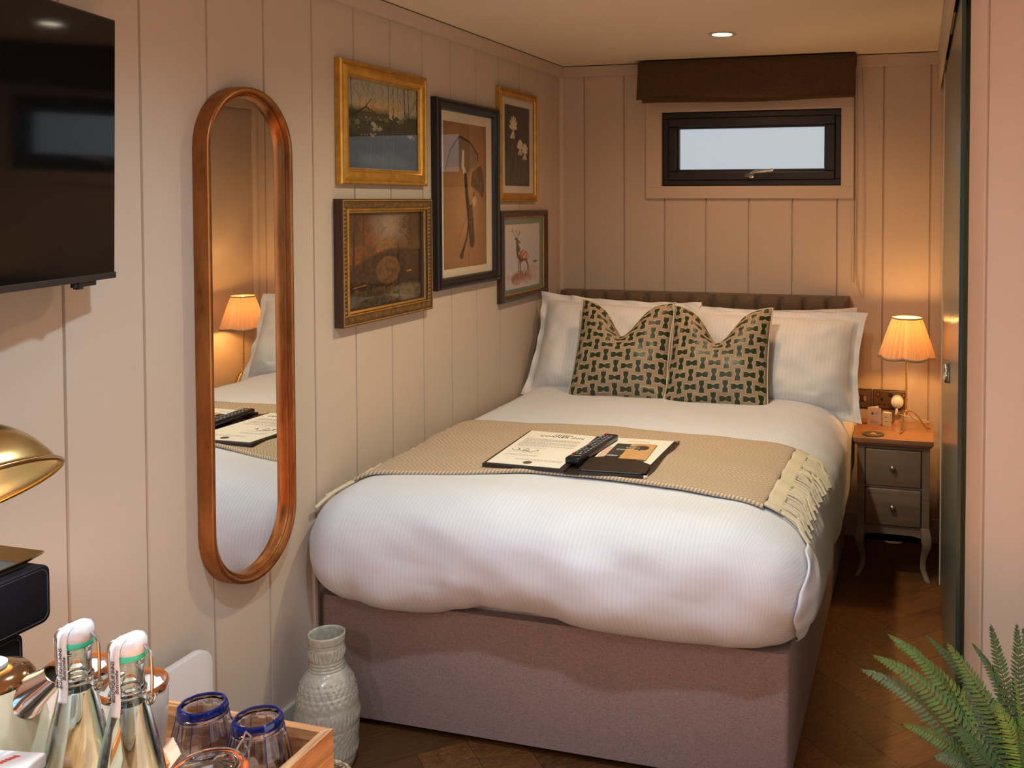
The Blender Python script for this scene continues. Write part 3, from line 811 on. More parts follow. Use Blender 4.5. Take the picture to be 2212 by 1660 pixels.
def art_deer(c):
    c.put(np.ones_like(c.X), (196, 192, 190)); c.put(c.blob(.55, .5, .45, .35, .9, .5, 60)*.6, (168, 172, 188)); c.put(c.blob(.1, .45, .3, .25, .9, .5, 61)*.5, (172, 178, 196))
    c.put(c.blob(.46, .17, .42, .13, .5, .9, 62, 12)*.85, (158, 104, 68)); c.put((c.noise(20, 6, 3, 63) > .5)*c.blob(.45, .15, .38, .12, .4)*.6, (128, 76, 48)); c.put(c.blob(.75, .28, .2, .08, .6, .8, 64)*.6, (190, 148, 116))
    c.put(c.blob(.86, .385, .09, .02, .4, .8, 65), (96, 84, 58)); c.put((c.noise(14, 30, 2, 66) > .55)*c.blob(.5, .08, .4, .1, .5)*.5, (206, 196, 188))
    br = (88, 70, 48)
    c.put(c.blob(.51, .50, .125, .088, .12), (142, 72, 46)); c.put(c.blob(.61, .49, .055, .075, .3), (190, 140, 108)); c.put((c.noise(24, 30, 2, 67) > .5)*c.blob(.52, .51, .11, .07, .3)*.8, (186, 96, 70)); c.put((c.noise(30, 34, 2, 68) > .6)*c.blob(.55, .51, .11, .07, .3)*.7, (222, 196, 176))
    c.put(c.line([(.385, .60), (.34, .67), (.335, .72), (.325, .76)], .045, .028), br); c.put(c.line([(.33, .60), (.36, .50), (.42, .44)], .035, .03), br)
    c.put(c.blob(.35, .735, .035, .028, .2), br); c.put(c.line([(.36, .735), (.42, .705)], .022, .014), (110, 90, 66)); c.put(c.line([(.31, .76), (.27, .775)], .010), br)
    for pts in [[(.325, .77), (.27, .82), (.22, .88), (.19, .925)], [(.22, .88), (.165, .90)], [(.20, .91), (.20, .95)], [(.34, .77), (.38, .82), (.40, .87), (.385, .91)], [(.375, .81), (.32, .86), (.33, .96)], [(.34, .84), (.30, .90)], [(.395, .84), (.43, .89)]]:
        c.put(c.line(pts, .007, .004), br)
    for pts in [[(.43, .44), (.42, .33), (.42, .20)], [(.40, .44), (.375, .34), (.38, .26)], [(.60, .44), (.62, .38), (.66, .32), (.66, .24)], [(.58, .43), (.635, .36), (.635, .26)]]:
        c.put(c.line(pts, .020, .010), (84, 66, 48))
    c.put(c.blob(.47, .43, .05, .035, .4), (70, 56, 42)); c.put(c.blob(.55, .43, .08, .02, .4), (120, 84, 56))

gprof = [(0, .001), (0, .019), (.004, .023), (.010, .023), (.013, .019), (.016, .021), (.024, .026), (.030, .027), (.038, .023), (.043, .017), (.046, .017), (.048, .013), (.052, .012)]
picture(2.506, 3.026, 1.562, 1.940, gprof, [M['gold']], None, .052, 'gilt-framed landscape of dark trees over water, hung top left of the five pictures', art_lake, (2.557, 2.976, 1.612, 1.890), artm='oil')
dprof = [(0, .001), (0, .030), (.003, .032), (.007, .032), (.009, .029), (.030, .028), (.032, .031), (.036, .031), (.038, .024), (.044, .020), (.047, .012)]
t2, f2 = picture(2.492, 3.040, 1.130, 1.518, dprof, [M['umber'], M['gold_dk'], M['gold']], [0, 0, 2, 0, 1, 2, 2, 0, 2, 0], .047, 'ornate antique-framed autumn scene with a stone arch bridge, under the gilt tree landscape', art_bridge, (2.538, 2.994, 1.176, 1.472), artm='oil')
mb = MB()   # carved beads along the moulding
def bead(y, z, a, b):
    mb.add([(.0285, y-a, z-b), (.0285, y+a, z-b), (.0285, y+a, z+b), (.0285, y-a, z+b), (.0335, y-a*.4, z-b*.5), (.0335, y+a*.4, z-b*.5), (.0335, y+a*.4, z+b*.5), (.0335, y-a*.4, z+b*.5)],
           [(0, 1, 5, 4), (1, 2, 6, 5), (2, 3, 7, 6), (3, 0, 4, 7), (4, 5, 6, 7)])
y = 2.492+.022
while y < 3.040-.02:
    for z in (1.130+.0195, 1.518-.0195): bead(y, z, .0045, .0085)
    y += .0125
z = 1.130+.032
while z < 1.518-.03:
    for y in (2.492+.0195, 3.040-.0195): bead(y, z, .0085, .0045)
    z += .0125
build('carved_beading', mb, M['gold_dk'], t2)
bprof = [(0, .001), (0, .024), (.004, .030), (.010, .033), (.016, .033), (.020, .028), (.026, .026), (.036, .024), (.040, .017), (.042, .011)]
picture(3.088, 3.612, 1.186, 1.884, bprof, [M['blackframe']], None, .042, 'tall black-framed sepia botanical print in a cream mount, centre of the wall', art_dragonfly, (3.161, 3.523, 1.256, 1.806), mount=M['mount'])
picture(3.632, 4.040, 1.506, 1.982, [(0, .001), (0, .017), (.003, .020), (.008, .020), (.010, .016), (.013, .018), (.020, .022), (.028, .019), (.031, .014), (.036, .012)], [M['gold']], None, .036,
        'gilt-framed print of pale flowers on black, hung top right of the five pictures', art_flower, (3.700, 3.964, 1.573, 1.917), mount=mat('white_mount', (.58, .52, .44), .85), res=240)
picture(3.636, 4.142, 1.082, 1.468, [(0, .001), (0, .022), (.004, .027), (.010, .029), (.018, .027), (.026, .022), (.028, .014)], [M['mahog']], None, .028,
        'dark mahogany-framed watercolour of a stag in a sage mount, above the left pillow', art_deer, (3.700, 4.078, 1.130, 1.410), mount=M['mount_sage'], slip=M['gold'])

# ------------------------------------------------------------------ mirror
t_ = thing('wall_mirror', (0, 2.085, .525), 'tall pill-shaped mirror in a distressed copper frame on the left wall', 'mirror')
MY, MZ, MR, MHh = 2.082, 1.166, .163, .474     # centre, end radius, half length of the straight part
def stad(off, x, n=20):
    r = MR-off; out = []
    for k in range(n+1):
        a = pi*k/n; out.append((x, MY+r*cos(a), MZ+MHh+r*sin(a)))
    for k in range(n+1):
        a = pi+pi*k/n; out.append((x, MY+r*cos(a), MZ-MHh+r*sin(a)))
    return out
prof = [(0, .001), (-.0005, .030), (.001, .0425), (.004, .045), (.009, .0455), (.013, .043), (.015, .035), (.0165, .032), (.019, .0315), (.021, .0345), (.024, .034), (.026, .030), (.027, .016)]
mb = MB(); loops = [stad(o_, x_) for o_, x_ in prof]; n = len(loops[0])
vs = [p for L_ in loops for p in L_]; fs = [(i*n+k, i*n+(k+1) % n, (i+1)*n+(k+1) % n, (i+1)*n+k) for i in range(len(loops)-1) for k in range(n)]
mb.add(vs, fs); build('frame', mb, M['copper'], t_, smooth=True, angle=35)
mb = MB(); mb.add(stad(.0262, .017), [tuple(range(n))]); build('mirror_glass', mb, mat('silvered_mirror', (.86, .86, .85), .004, 1), t_)

# ------------------------------------------------------------------ television on a swivel arm
t_ = thing('television', (.08, 1.605, 1.354), 'black flat-screen television angled out from the left wall', 'television')
ang = radians(14.3); dr = Vector((sin(ang), -cos(ang), 0)); nr = Vector((cos(ang), sin(ang), 0)); P0 = Vector((.08, 1.605, 1.354))
tilt = radians(1.2)
upv = (Vector((0, 0, 1))*cos(tilt)+nr*sin(tilt)).normalized(); nv = dr.cross(upv).normalized()
if nv.x < 0: nv = -nv
def tvbox(mb, a0, a1, b0, b1, c0, c1):
    q = []
    for cc in (c0, c1):
        for (a, b) in [(a0, b0), (a1, b0), (a1, b1), (a0, b1)]:
            q.append(tuple(P0+dr*a+upv*b+nv*cc))
    mb.add(q, [(0, 3, 2, 1), (4, 5, 6, 7), (0, 1, 5, 4), (1, 2, 6, 5), (2, 3, 7, 6), (3, 0, 4, 7)])
TW, TH = .945, .531
mb = MB(); tvbox(mb, 0, TW, 0, TH, -.028, -.001)
build('casing', mb, M['black_pl'], t_, bevel=.002)
mb = MB(); tvbox(mb, .005, TW-.005, .014, TH-.005, -.002, .0004); build('screen', mb, M['screen'], t_)
mb = MB(); tvbox(mb, 0, TW, 0, .013, -.02, .0022); build('lower_bezel', mb, mat('tv_bezel', (.02, .018, .02), .3), t_, bevel=.001)
mb = MB(); tvbox(mb, .06, .13, -.010, 0, -.012, -.003); tvbox(mb, .105, .12, -.014, 0, -.013, -.001); build('sensor', mb, M['black_pl'], t_, bevel=.001)
mb = MB(); tvbox(mb, .30, .62, .10, .42, -.050, -.028); mb.box(.0005, .03, 1.10, 1.30, 1.52, 1.72)
A = P0+dr*.46+upv*.26-nv*.05; mb.tube([A, (.02, 1.20, 1.62)], .018, 8); build('wall_arm', mb, M['black_pl'], t_)

# ------------------------------------------------------------------ panel heater
t_ = thing('panel_heater', (.05, 1.55, .12), 'white electric panel heater with rounded corners, low on the left wall', 'heater')
def rrect(y0, y1, z0, z1, r, n=8):
    out = []
    for (cy_, cz_, a0) in [(y1-r, z1-r, 0), (y0+r, z1-r, pi/2), (y0+r, z0+r, pi), (y1-r, z0+r, 1.5*pi)]:
        for k in range(n+1):
            a = a0+k*pi/2/n; out.append((cy_+r*cos(a), cz_+r*sin(a)))
    return out
mb = MB(); mb.prism(rrect(1.20, 1.888, .10, .452, .045), 0, .045, .066); build('front_panel', mb, M['enamel'], t_, bevel=.003, smooth=True)
mb = MB(); mb.box(.0, .045, 1.28, 1.82, .16, .40); build('wall_bracket', mb, M['enamel'], t_)

# ------------------------------------------------------------------ bed
bed = thing('bed', (.7, 3.35, 0), 'double divan bed with taupe fabric base and buttoned brown headboard', 'bed')
mb = MB()
pts = rrect(.016, 1.376, 2.386, 4.27, .018, 4)
n = len(pts)
mb.add([(x, y, .022) for x, y in pts]+[(x, y, .355) for x, y in pts]+[(x*.995+.003, y*.995+.015, .366) for x, y in pts], [(i, (i+1) % n, n+(i+1) % n, n+i) for i in range(n)]+[(n+i, n+(i+1) % n, 2*n+(i+1) % n, 2*n+i) for i in range(n)]+[tuple(range(n-1, -1, -1)), tuple(range(2*n, 3*n))])
build('divan_base', mb, M['divan'], bed, smooth=True, angle=50)
for sx in (.10, 1.29):
    for sy in (2.50, 4.15):
        mb = MB(); mb.lathe([(.0, 0), (.02, 0), (.022, .004), (.022, .022), (0, .022)], (sx, sy, 0), 16); build('glide', mb, M['black_pl'], bed)
mb = MB(); mb.prism(rrect(.05, 1.35, 2.42, 4.26, .06, 6), 2, .36, .56); build('mattress', mb, mat('mattress_white', (.6, .58, .56), .9), bed, bevel=.02)
# headboard: vertical channels pinched by buttons
mb = MB()
def hb(u, v):
    x = .03+1.352*u; z = .42+.666*v
    ch = u*13-.15; f = ch-round(ch)
    puff = 1-math.exp(-(f/.10)**2)*.9
    row = (z-.72)/.17; g = row-round(row)
    puff *= 1-.5*math.exp(-((f/.16)**2+(g/.16)**2))
    e = min(1, min(v/.02+.3, (1-v)/.05, (1-u)/.02, u/.02+.2)); e = max(0, e)
    return (x, 4.30-.034*puff*sqrt(e)-.006, z+(-.010 if v > .98 else 0)*math.exp(-(f/.10)**2))
mb.grid(300, 60, hb)
mb.box(.03, 1.382, 4.29, 4.374, .42, 1.082); build('headboard', mb, M['headboard'], bed, smooth=True)
for k in range(14):
    u = (k+.5-.35)/13
    for z in (.89, ):
        if 0 < u < 1:
            mb = MB(); mb.lathe([(.0, .012), (.008, .011), (.012, .006), (.012, 0)], (.03+1.352*(k+.15-.0)/13 if k else .03+1.352*.15/13, 4.283, z), 12, M3=Matrix.Rotation(pi/2, 3, 'X'))
            build('button', mb, M['headboard'], bed, smooth=True)

# duvet -----------------------------------------------------
def vnoise(seed):
    r = np.random.RandomState(seed); g = r.rand(64, 64)
    def f(x, y):
        x = x % 63; y = y % 63; i, j = int(x), int(y); a, b = x-i, y-j; a = a*a*(3-2*a); b = b*b*(3-2*b)
        return (g[i, j]*(1-a)+g[i+1, j]*a)*(1-b)+(g[i, j+1]*(1-a)+g[i+1, j+1]*a)*b-.5
    return f
N1, N2, N3 = vnoise(1), vnoise(2), vnoise(3)
LO = Vector((.004, 2.262, .372)); HI = Vector((1.432, 4.22, .690)); RR = Vector((.155, .20, .158))
def duvet_shape(p):
    """p on the surface of the box LO..HI -> rounded, sagging, creased quilt"""
    q = []
    RR = Vector((.25 if p.x > .75 else .14, .20, .158))
    inner = [min(max(p[i], LO[i]+RR[i]), HI[i]-RR[i]) for i in range(3)]
    d = Vector([(p[i]-inner[i])/RR[i] for i in range(3)])
    if d.length > 1e-6:
        # keep the box parametrisation but round with a superellipse
        m = max(abs(c) for c in d); nrm = (abs(d.x)**2.3+abs(d.y)**2.3+abs(d.z)**2.3)**(1/2.3)
        d = d*(m/nrm)
    x, y, z = [inner[i]+d[i]*RR[i] for i in range(3)]
    c = Vector((.72, 3.3, .53)); out = Vector(d) if d.length > .2 else Vector((0, 0, 1 if z > .53 else -1))
    out.normalize()
    top = max(0, min(1, (z-.53)/.12))
    # crown: a touch higher to the middle and towards the pillows
    z += top*(.010*sin(pi*min(1, max(0, x/1.43)))+.020*min(1, max(0, (y-2.5)/1.6)))
    low = max(0, min(1, (.56-z)/.12))
    front = max(0, min(1, (2.62-y)/.25)); side = max(0, min(1, (x-1.20)/.15))
    # hem sags a little and swings in towards the divan
    z -= low*front*(.010*sin(x*5.2+.6)+.006*N1(x*9, 3)+.022*max(0, (x-.9)/.5)**2)
    z -= low*side*(1-front)*.075
    x += side*(1-front)*.012*low
    w_ = .012*N1(x*5+z*3, y*4+7)+.008*N2(x*9+z*11, y*8+z*9)
    cr = .007*max(0, N3(x*3+y*14, z*16+x*2))*(front+side*.7)
    dd = w_*(.55+.6*(front+side)) + cr
    # soft dimples on the front face
    dd += front*(.010*sin(9*x+14*z)-.006*sin(23*x-20*z)*N2(x*4, z*9)*2)
    # pleats at the bottom-left of the front and at the right-hand side
    dd += front*low*.005*N3(x*22, 2)+side*(1-front)*.014*N1(y*11, z*5)
    X_ = x+out.x*dd
    if y > 3.6: X_ = min(X_, 1.4265)
    return Vector((max(.003, X_), y+out.y*dd, z+out.z*dd))
mb = MB()
def faceg(nu, nv, fn, uvf): mb.grid(nu, nv, lambda u, v: duvet_shape(fn(u, v)), lambda u, v: uvf(fn(u, v)))
lx, ly, lz = HI-LO
P3 = lambda a, b, c: Vector((LO.x+lx*a, LO.y+ly*b, LO.z+lz*c))
su = lambda p: (p.x, p.y-p.z)
faceg(150, 150, lambda u, v: P3(u, v, 1), su)
faceg(150, 60, lambda u, v: P3(u, 0, v), su)
faceg(150, 20, lambda u, v: P3(u, v*.35, 0), su)
faceg(150, 60, lambda u, v: P3(1, u, v), lambda p: (p.x-p.z+1.1, p.y))
faceg(40, 60, lambda u, v: P3(0, u*.5, v), lambda p: (p.x-p.z, p.y))
faceg(40, 20, lambda u, v: P3(u, 1, v), su)
duvet = build('duvet', mb, M['white_cotton'], None, smooth=True, angle=0, weld=True)
tag(duvet, 'puffy white duvet in fine sateen stripe spread over the bed', 'duvet')
# corner flap: the open end of the duvet cover folded at the right front corner
dg = bpy.context.evaluated_depsgraph_get(); dg.update()
duv_bvh = BVHTree.FromPolygons([v.co.copy() for v in duvet.data.vertices], [tuple(p.vertices) for p in duvet.data.polygons])
fl = MB()
def flap(u, v):
    z = .622-.242*v
    a0 = 84-40*sin(pi*min(1, .12+v*.80))**.8; a1 = 96-10*v
    ph = radians(a0+(a1-a0)*u); C0 = Vector((1.22, 2.50, z)); dr_ = Vector((sin(ph), -cos(ph), 0))
    h = duv_bvh.ray_cast(C0+dr_*.8, -dr_)
    p = h[0] if h[0] is not None else C0+dr_*.2
    edge = math.exp(-(u/.16)**2)
    return tuple(p+dr_*(.004+.010*edge+.005*sin(pi*u)+.0025*sin(v*20+u*3))+Vector((0, 0, -.006*sin(pi*u)*v)))
fl.grid(24, 50, flap)
fo = build('corner_fold', fl, m_cotton('plain_white_cotton', freq=1, amp=.0, col=(.61, .635, .69)), duvet, smooth=True, angle=0, solid=.005, world=True)
def on_duvet(x, y, off=.004):
    """drop a point onto the quilt; slides down over its edges"""
    h = duv_bvh.ray_cast(Vector((x, y, 1.4)), Vector((0, 0, -1)))
    if h[0] is None: return None
    n_ = h[1] if h[1].z > 0 else -h[1]
    return h[0]+n_*off
def over(x, y, off=.004):
    """wrap beyond the right edge: x past 1.36 turns into distance down the side"""
    lim = 1.375
    if x <= lim and x >= .035:
        p = on_duvet(x, y, off)
        if p: return p
    if x > lim:
        e = x-lim; a = min(e/.10, 1.2)
        zt = on_duvet(lim, y, off); z = zt.z-e*(.55+.45*min(1, a))
        h = duv_bvh.ray_cast(Vector((1.8, y, z)), Vector((-1, 0, 0)))
        if h[0] is not None: return h[0]+Vector((off+.002, 0, 0))
        return Vector((1.43, y, z))
    p = on_duvet(.035, y, off); return Vector((max(.006, x), y, p.z-(0.035-x)*.6))

# pillows -----------------------------------------------------
def pillow_mesh(W, Hh, T, flange, seed, pinch=.07, droop=0.0):
    mb = MB(); nz = vnoise(seed)
    def side(sg):
        def fn(u, v):
            a, b = u*2-1, v*2-1
            fw_, fh_ = 1-2*flange/W, 1-2*flange/Hh
            ia, ib = min(1, abs(a)/fw_), min(1, abs(b)/fh_)
            t = T/2*((1-ia**3.2)**.55)*((1-ib**3.0)**.55) if ia < 1 and ib < 1 else 0
            x = W/2*a*(1-pinch*(1-b*b)*abs(a)**3); y = Hh/2*b*(1-pinch*.9*(1-a*a)*abs(b)**3)
            t += (.020*nz(a*3+5, b*3+5)+.010*nz(a*8+9, b*5+3))*min(1, t*20)
            t *= 1+.12*nz(a*2+20, b*2+9)
            wob = .010*nz(a*5+3, b*5+30)*(1 if ia >= 1 or ib >= 1 else .2)
            if abs(b) > .9 or abs(a) > .9: wob += .006*sin(a*17+b*13+seed)
            y -= droop*(a*a)*(1 if b > 0 else 0)*b
            return (x, sg*(t+.0015)+wob, y)
        return fn
    mb.grid(70, 50, side(-1), lambda u, v: (u*W, v*Hh)); mb.grid(70, 50, side(1), lambda u, v: (u*W, v*Hh))
    n_ = 70*50
    rim = []
    return mb
def place(mb, M4):
    mb.v = [tuple(M4 @ Vector(v)) for v in mb.v]; return mb
def lean(cx, cy, cz, tiltdeg, rollz=0, rolly=0):
    return Matrix.Translation((cx, cy, cz)) @ Matrix.Rotation(radians(rollz), 4, 'Z') @ Matrix.Rotation(radians(-tiltdeg), 4, 'X') @ Matrix.Rotation(radians(rolly), 4, 'Y')
for (W, Hh, T, M4, seed, lab) in [
    (.72, .50, .11, lean(.385, 4.145, .805, 12, 0, 1), 31, 'large white pillow behind the front left pillow against the headboard'),
    (.72, .50, .11, lean(1.070, 4.148, .800, 12, 0, -1), 32, 'large white pillow behind the front right pillow against the headboard'),
    (.745, .48, .19, lean(.395, 3.955, .865, 26, 2, 2.5), 33, 'front white pillow with flanged edge on the left, below the stag picture'),
    (.76, .46, .19, lean(1.095, 3.945, .845, 25, -2, 0.5), 34, 'front white pillow with flanged edge on the right, beside the lamp')]:
    mb = place(pillow_mesh(W, Hh, T, .035, seed), M4)
    o = build('pillow', mb, M['pillowcase'], None, smooth=True, angle=0, weld=True); tag(o, lab, 'pillow', 'pillows at the head of the bed')

def cushion(M4, seed, label):
    S = .43; T = .15; nz = vnoise(seed)
    def shape(a, b, sg):
        t = T/2*((1-abs(a)**2.6)**.6)*((1-abs(b)**2.6)**.6)
        x = S/2*a*(1-.075*(1-b*b)*abs(a)**2); z = S/2*b*(1-.05*(1-a*a)*abs(b)**2)
        k = max(0, (b+.15)/1.15)
        g = math.exp(-(abs(a+.03)/.36)**1.6)
        z -= .155*g*k**1.7                       # karate chop
        x *= 1-.04*k*(1-g)
        t = t*(1-.25*g*k)+ (.0 if abs(a) > .98 else .010*nz(a*4+3, b*4+3))*min(1, t*30)
        yb = .02*(1-abs(a))*k*g*2
        z -= .012*(abs(a) > .7)*(abs(a)-.7)/.3*(-b if b < 0 else 0)
        return Vector((x, sg*t+yb, z))
    t_ = thing('cushion', tuple(M4.translation), label, 'cushion', 'patterned scatter cushions')
    mb = MB()
    for sg in (-1, 1): mb.grid(60, 60, lambda u, v: tuple(M4 @ shape(u*2-1, v*2-1, sg)), lambda u, v: (u+(0 if sg < 0 else .5), v))
    build('cover', mb, M['cushion'], t_, smooth=True, angle=0, weld=True)
    e = [(-1+2*k/40, 1) for k in range(40)]+[(1, 1-2*k/30) for k in range(30)]+[(1-2*k/30, -1) for k in range(30)]+[(-1, -1+2*k/30) for k in range(30)]
    mb = MB(); mb.tube([M4 @ shape(a, b, 1) for a, b in e], .0032, 6, closed=True); build('piping', mb, M['piping'], t_, smooth=True)
    return t_
cushion(lean(.497, 3.790, .888, 23, 0, 0.5), 41, 'green and taupe bow-print cushion on the left, its top chopped into a V')
cushion(lean(.908, 3.772, .878, 22, 0, 0), 42, 'green and taupe bow-print cushion on the right, nearer the lamp')

# ------------------------------------------------------------------ throw
th = thing('throw_blanket', (.66, 2.82, .68), 'beige herringbone wool throw with cream fringe laid across the foot of the duvet', 'throw')
def edge_y(x, e):
    if e == 0: return 2.47+.155*sin(min(1, max(0, x/1.0))*pi*.62)-.085*max(0, (x-.75)/.58)**1.4+.004*sin(x*14)-.01*(x < .05)
    return 3.135+.030*sin(x*2.2)-.006*x+.004*sin(x*11)
TX0, TX1 = .062, 1.284
nzt = vnoise(77)
def thr(u, v):
    x = TX0+(TX1-TX0)*u; a, b = edge_y(x, 0), edge_y(x, 1); y = a+(b-a)*v
    p = over(x+.012*v*(u > .5)*(u-.5)*2, y, .008+.004*nzt(x*9, y*9)+.003*sin(y*26+x*3))
    return tuple(p)
mb = MB(); mb.grid(110, 60, thr, lambda u, v: (u*1.3, v*.66))
build('blanket', mb, M['throw'], th, smooth=True, angle=0, solid=.007)
mb = MB(); pts = [Vector(thr(u/90, -.004))+Vector((0, -.003, -.001)) for u in range(91)]
bnd = MB(); nn = 8; L_ = len(pts)
def rp(u, v):
    i = min(L_-1, int(round(u*(L_-1)))); a = 2*pi*v; p = pts[i]; return (p.x, p.y+.0075*cos(a), p.z+.0065*sin(a))
bnd.grid(L_, 9, rp, lambda u, v: (u*1.3, v)); build('whipped_edge', bnd, M['rope'], th, smooth=True, angle=0)
# cream woven band and tassels at the right end
def band(u, v):
    x = TX1+.042*u; y = edge_y(TX1, 0)+(edge_y(TX1, 1)-edge_y(TX1, 0))*v
    return tuple(over(x+.012*v, y, .009+.003*sin(y*60)))
mb = MB(); mb.grid(8, 50, band); build('fringe_band', mb, M['fringe'], th, smooth=True, angle=0, solid=.006)
rf = random.Random(5)
for k in range(32):
    v = (k+.5)/32; y0 = edge_y(TX1, 0)+(edge_y(TX1, 1)-edge_y(TX1, 0))*v
    dy = -.030-rf.uniform(0, .045)+(.03 if rf.random() < .15 else 0); L = rf.uniform(.070, .098); pts = []
    for q in range(9):
        s = q/8; x = TX1+.040+.012*v+L*s; y = y0+dy*s**1.3
        pts.append(over(x, y, .010+.007*sin(pi*s)))
    mb = MB(); mb.tube(bez(pts[::2], 3), .0043, 6)
    build('tassel', mb, M['fringe'], th, smooth=True)
for k in range(26):       # left end, squeezed against the wall and slipping down over the front edge
    v = (k+.5)/26; y0 = edge_y(TX0, 0)+(edge_y(TX0, 1)-edge_y(TX0, 0))*v; f_ = max(0, 1-v*4)
    pts = []
    for q in range(8):
        s = q/7; x = max(.014+.002*(k % 3), TX0+.01-.055*s); y = y0-(.015+.125*f_)*s
        p = on_duvet(max(.030, x), max(y, 2.30), .009+.004*(k % 2)+.016*f_*s)
        if p is None: break
        p.x = x; p.z -= max(0, .030-x)*.5; pts.append(p)
    if len(pts) > 2:
        mb = MB(); mb.tube(pts, .0043+.0015*f_, 6); build('tassel', mb, M['fringe'], th, smooth=True)

# ------------------------------------------------------------------ open guest folder with its papers, remote
zf = .0
def tz(x, y):
    p = on_duvet(x, y, 0); return p.z
FBL = Vector((.434, 2.615)); FTL = Vector((.412, 3.02)); FSB = Vector((.690, 2.612)); FST = Vector((.672, 3.005)); FRB = Vector((.928, 2.622)); FRT = Vector((.925, 3.012)); FS2B = Vector((.735, 2.612)); FS2T = Vector((.712, 3.003))
zbase = max(tz(x, y) for x in (.43, .6, .7, .93) for y in (2.63, 2.8, 3.0))+.022
zfold = zbase-.004
fd = thing('guest_folder', (.68, 2.81, zfold), 'dark leather guest folder lying open on the beige throw', 'folder')
def slab(mb, c, z0, z1):
    n_ = len(c); mb.add([(p[0], p[1], z0) for p in c]+[(p[0], p[1], z1) for p in c], [tuple(range(n_-1, -1, -1)), tuple(range(n_, 2*n_))]+[(i, (i+1) % n_, n_+(i+1) % n_, n_+i) for i in range(n_)])
mb = MB(); slab(mb, [FBL+Vector((-.008, -.008)), FSB+Vector((0, -.008)), FST+Vector((0, .006)), FTL+Vector((-.008, .006))], zfold-.010, zfold); build('left_cover', mb, M['folder'], fd, bevel=.0015)
mb = MB(); slab(mb, [FSB+Vector((0, -.008)), FS2B+Vector((0, -.008)), FS2T+Vector((0, .006)), FST+Vector((0, .006))], zfold-.012, zfold-.007); build('spine', mb, M['folder'], fd)
mb = MB(); slab(mb, [FS2B+Vector((0, -.008)), FRB+Vector((.008, -.008)), FRT+Vector((.008, .006)), FS2T+Vector((0, .006))], zfold-.010, zfold); build('right_cover', mb, M['folder'], fd, bevel=.0015)
mb = MB()   # curved pocket on the right cover
pk = []
for k in range(15):
    u = k/14; b_ = FS2B.lerp(FRB+Vector((.004, 0)), u); dpt = .10+.045*sin(pi*min(1, u*.85+.15))-.05*max(0, u-.6)
    pk.append(b_+Vector((-.008*dpt/.1, dpt)))
slab(mb, [FS2B+Vector((0, -.006)), FRB+Vector((.006, -.006))]+pk[::-1], zfold+.006, zfold+.008); build('pocket', mb, M['folder'], fd, smooth=True)
for p in (FRB, FRT):
    mb = MB(); mb.box(p.x+.001, p.x+.011, p.y-.010 if p is FRB else p.y-.002, p.y+.002 if p is FRB else p.y+.008, zfold-.011, zfold+.002); o = build('corner_cap', mb, M['chrome'], fd); o['label'] = 'shiny metal corner cap'
# left page: welcome letter
lt = thing('welcome_letter', (.55, 2.81, zfold+.001), 'printed cream welcome letter headed with the inn name, on the left of the open folder', 'letter')
c_ = [FBL+Vector((.003, .002)), FSB+Vector((-.018, .001)), FST+Vector((-.018, -.004)), FTL+Vector((.002, -.003))]
mb = MB(); slab(mb, c_, zfold+.0006, zfold+.0022); build('sheet', mb, M['cream_paper'], lt)
Lx = (c_[1]-c_[0]).to_3d().normalized(); Ly = (c_[3]-c_[0]).to_3d().normalized(); LW = (c_[1]-c_[0]).length; LH = (c_[3]-c_[0]).length
def onpage(u, v, o0, ex, ey, W_, H_): return Vector((o0.x, o0.y, 0))+ex*u*W_+ey*v*H_
def T(name, body, size, u, v, parent, o0, ex, ey, W_, H_, z, m=None, **kw):
    p = onpage(u, v, o0, ex, ey, W_, H_); p.z = z
    return text_mesh(name, body, size, frameM(p, ex, ey), m or M['ink'], parent, **kw)
Z1 = zfold+.0025
T('heading', 'HIGH', .024, .56, .905, lt, c_[0], Lx, Ly, LW, LH, Z1, spacing=1.1); T('heading', 'CORNER INN', .024, .56, .852, lt, c_[0], Lx, Ly, LW, LH, Z1, spacing=1.1)
mb = MB(); r5 = random.Random(3)
def tline(v, u0, u1, hh=.0012):
    u = u0
    while u < u1:
        l = r5.uniform(.012, .045); a = onpage(u, v, c_[0], Lx, Ly, LW, LH); b_ = onpage(min(u+l, u1), v, c_[0], Lx, Ly, LW, LH)
        mb.add([(a.x, a.y-hh, Z1), (b_.x, b_.y-hh, Z1), (b_.x, b_.y+hh, Z1), (a.x, a.y+hh, Z1)], [(0, 1, 2, 3)]); u += l+.012
def para(fn_):
    global mb
    mb = MB(); fn_(); build('paragraph', mb, M['grey_ink'], lt)
para(lambda: tline(.80, .08, .16))
for v0, nl in ((.755, 5), (.655, 5), (.555, 3)):
    para(lambda: [tline(v0-.019*q, .08, .90 if q < nl-1 else .5) for q in range(nl)])
for v in (.47, .33): para(lambda: tline(v, .08, .55))
para(lambda: [tline(v, .08, .55) for v in (.27, .245)])
para(lambda: [tline(v, .3, .95) for v in (.16, .135)])
mb = MB(); pts = bez([onpage(u, v, c_[0], Lx, Ly, LW, LH)+Vector((0, 0, Z1)) for u, v in [(.08, .42), (.13, .37), (.2, .41), (.16, .44), (.24, .37), (.34, .39), (.3, .44), (.26, .39), (.4, .36), (.46, .42), (.47, .38)]], 6)
mb.tube(pts, .0007, 4); build('signature', mb, M['ink'], lt)
mb = MB(); p = onpage(.52, .07, c_[0], Lx, Ly, LW, LH); mb.lathe([(0, 0), (.014, 0), (.014, .0004), (0, .0004)], (p.x, p.y, Z1), 20); build('seal', mb, mat('bronze_seal', (.10, .07, .04), .5), lt)
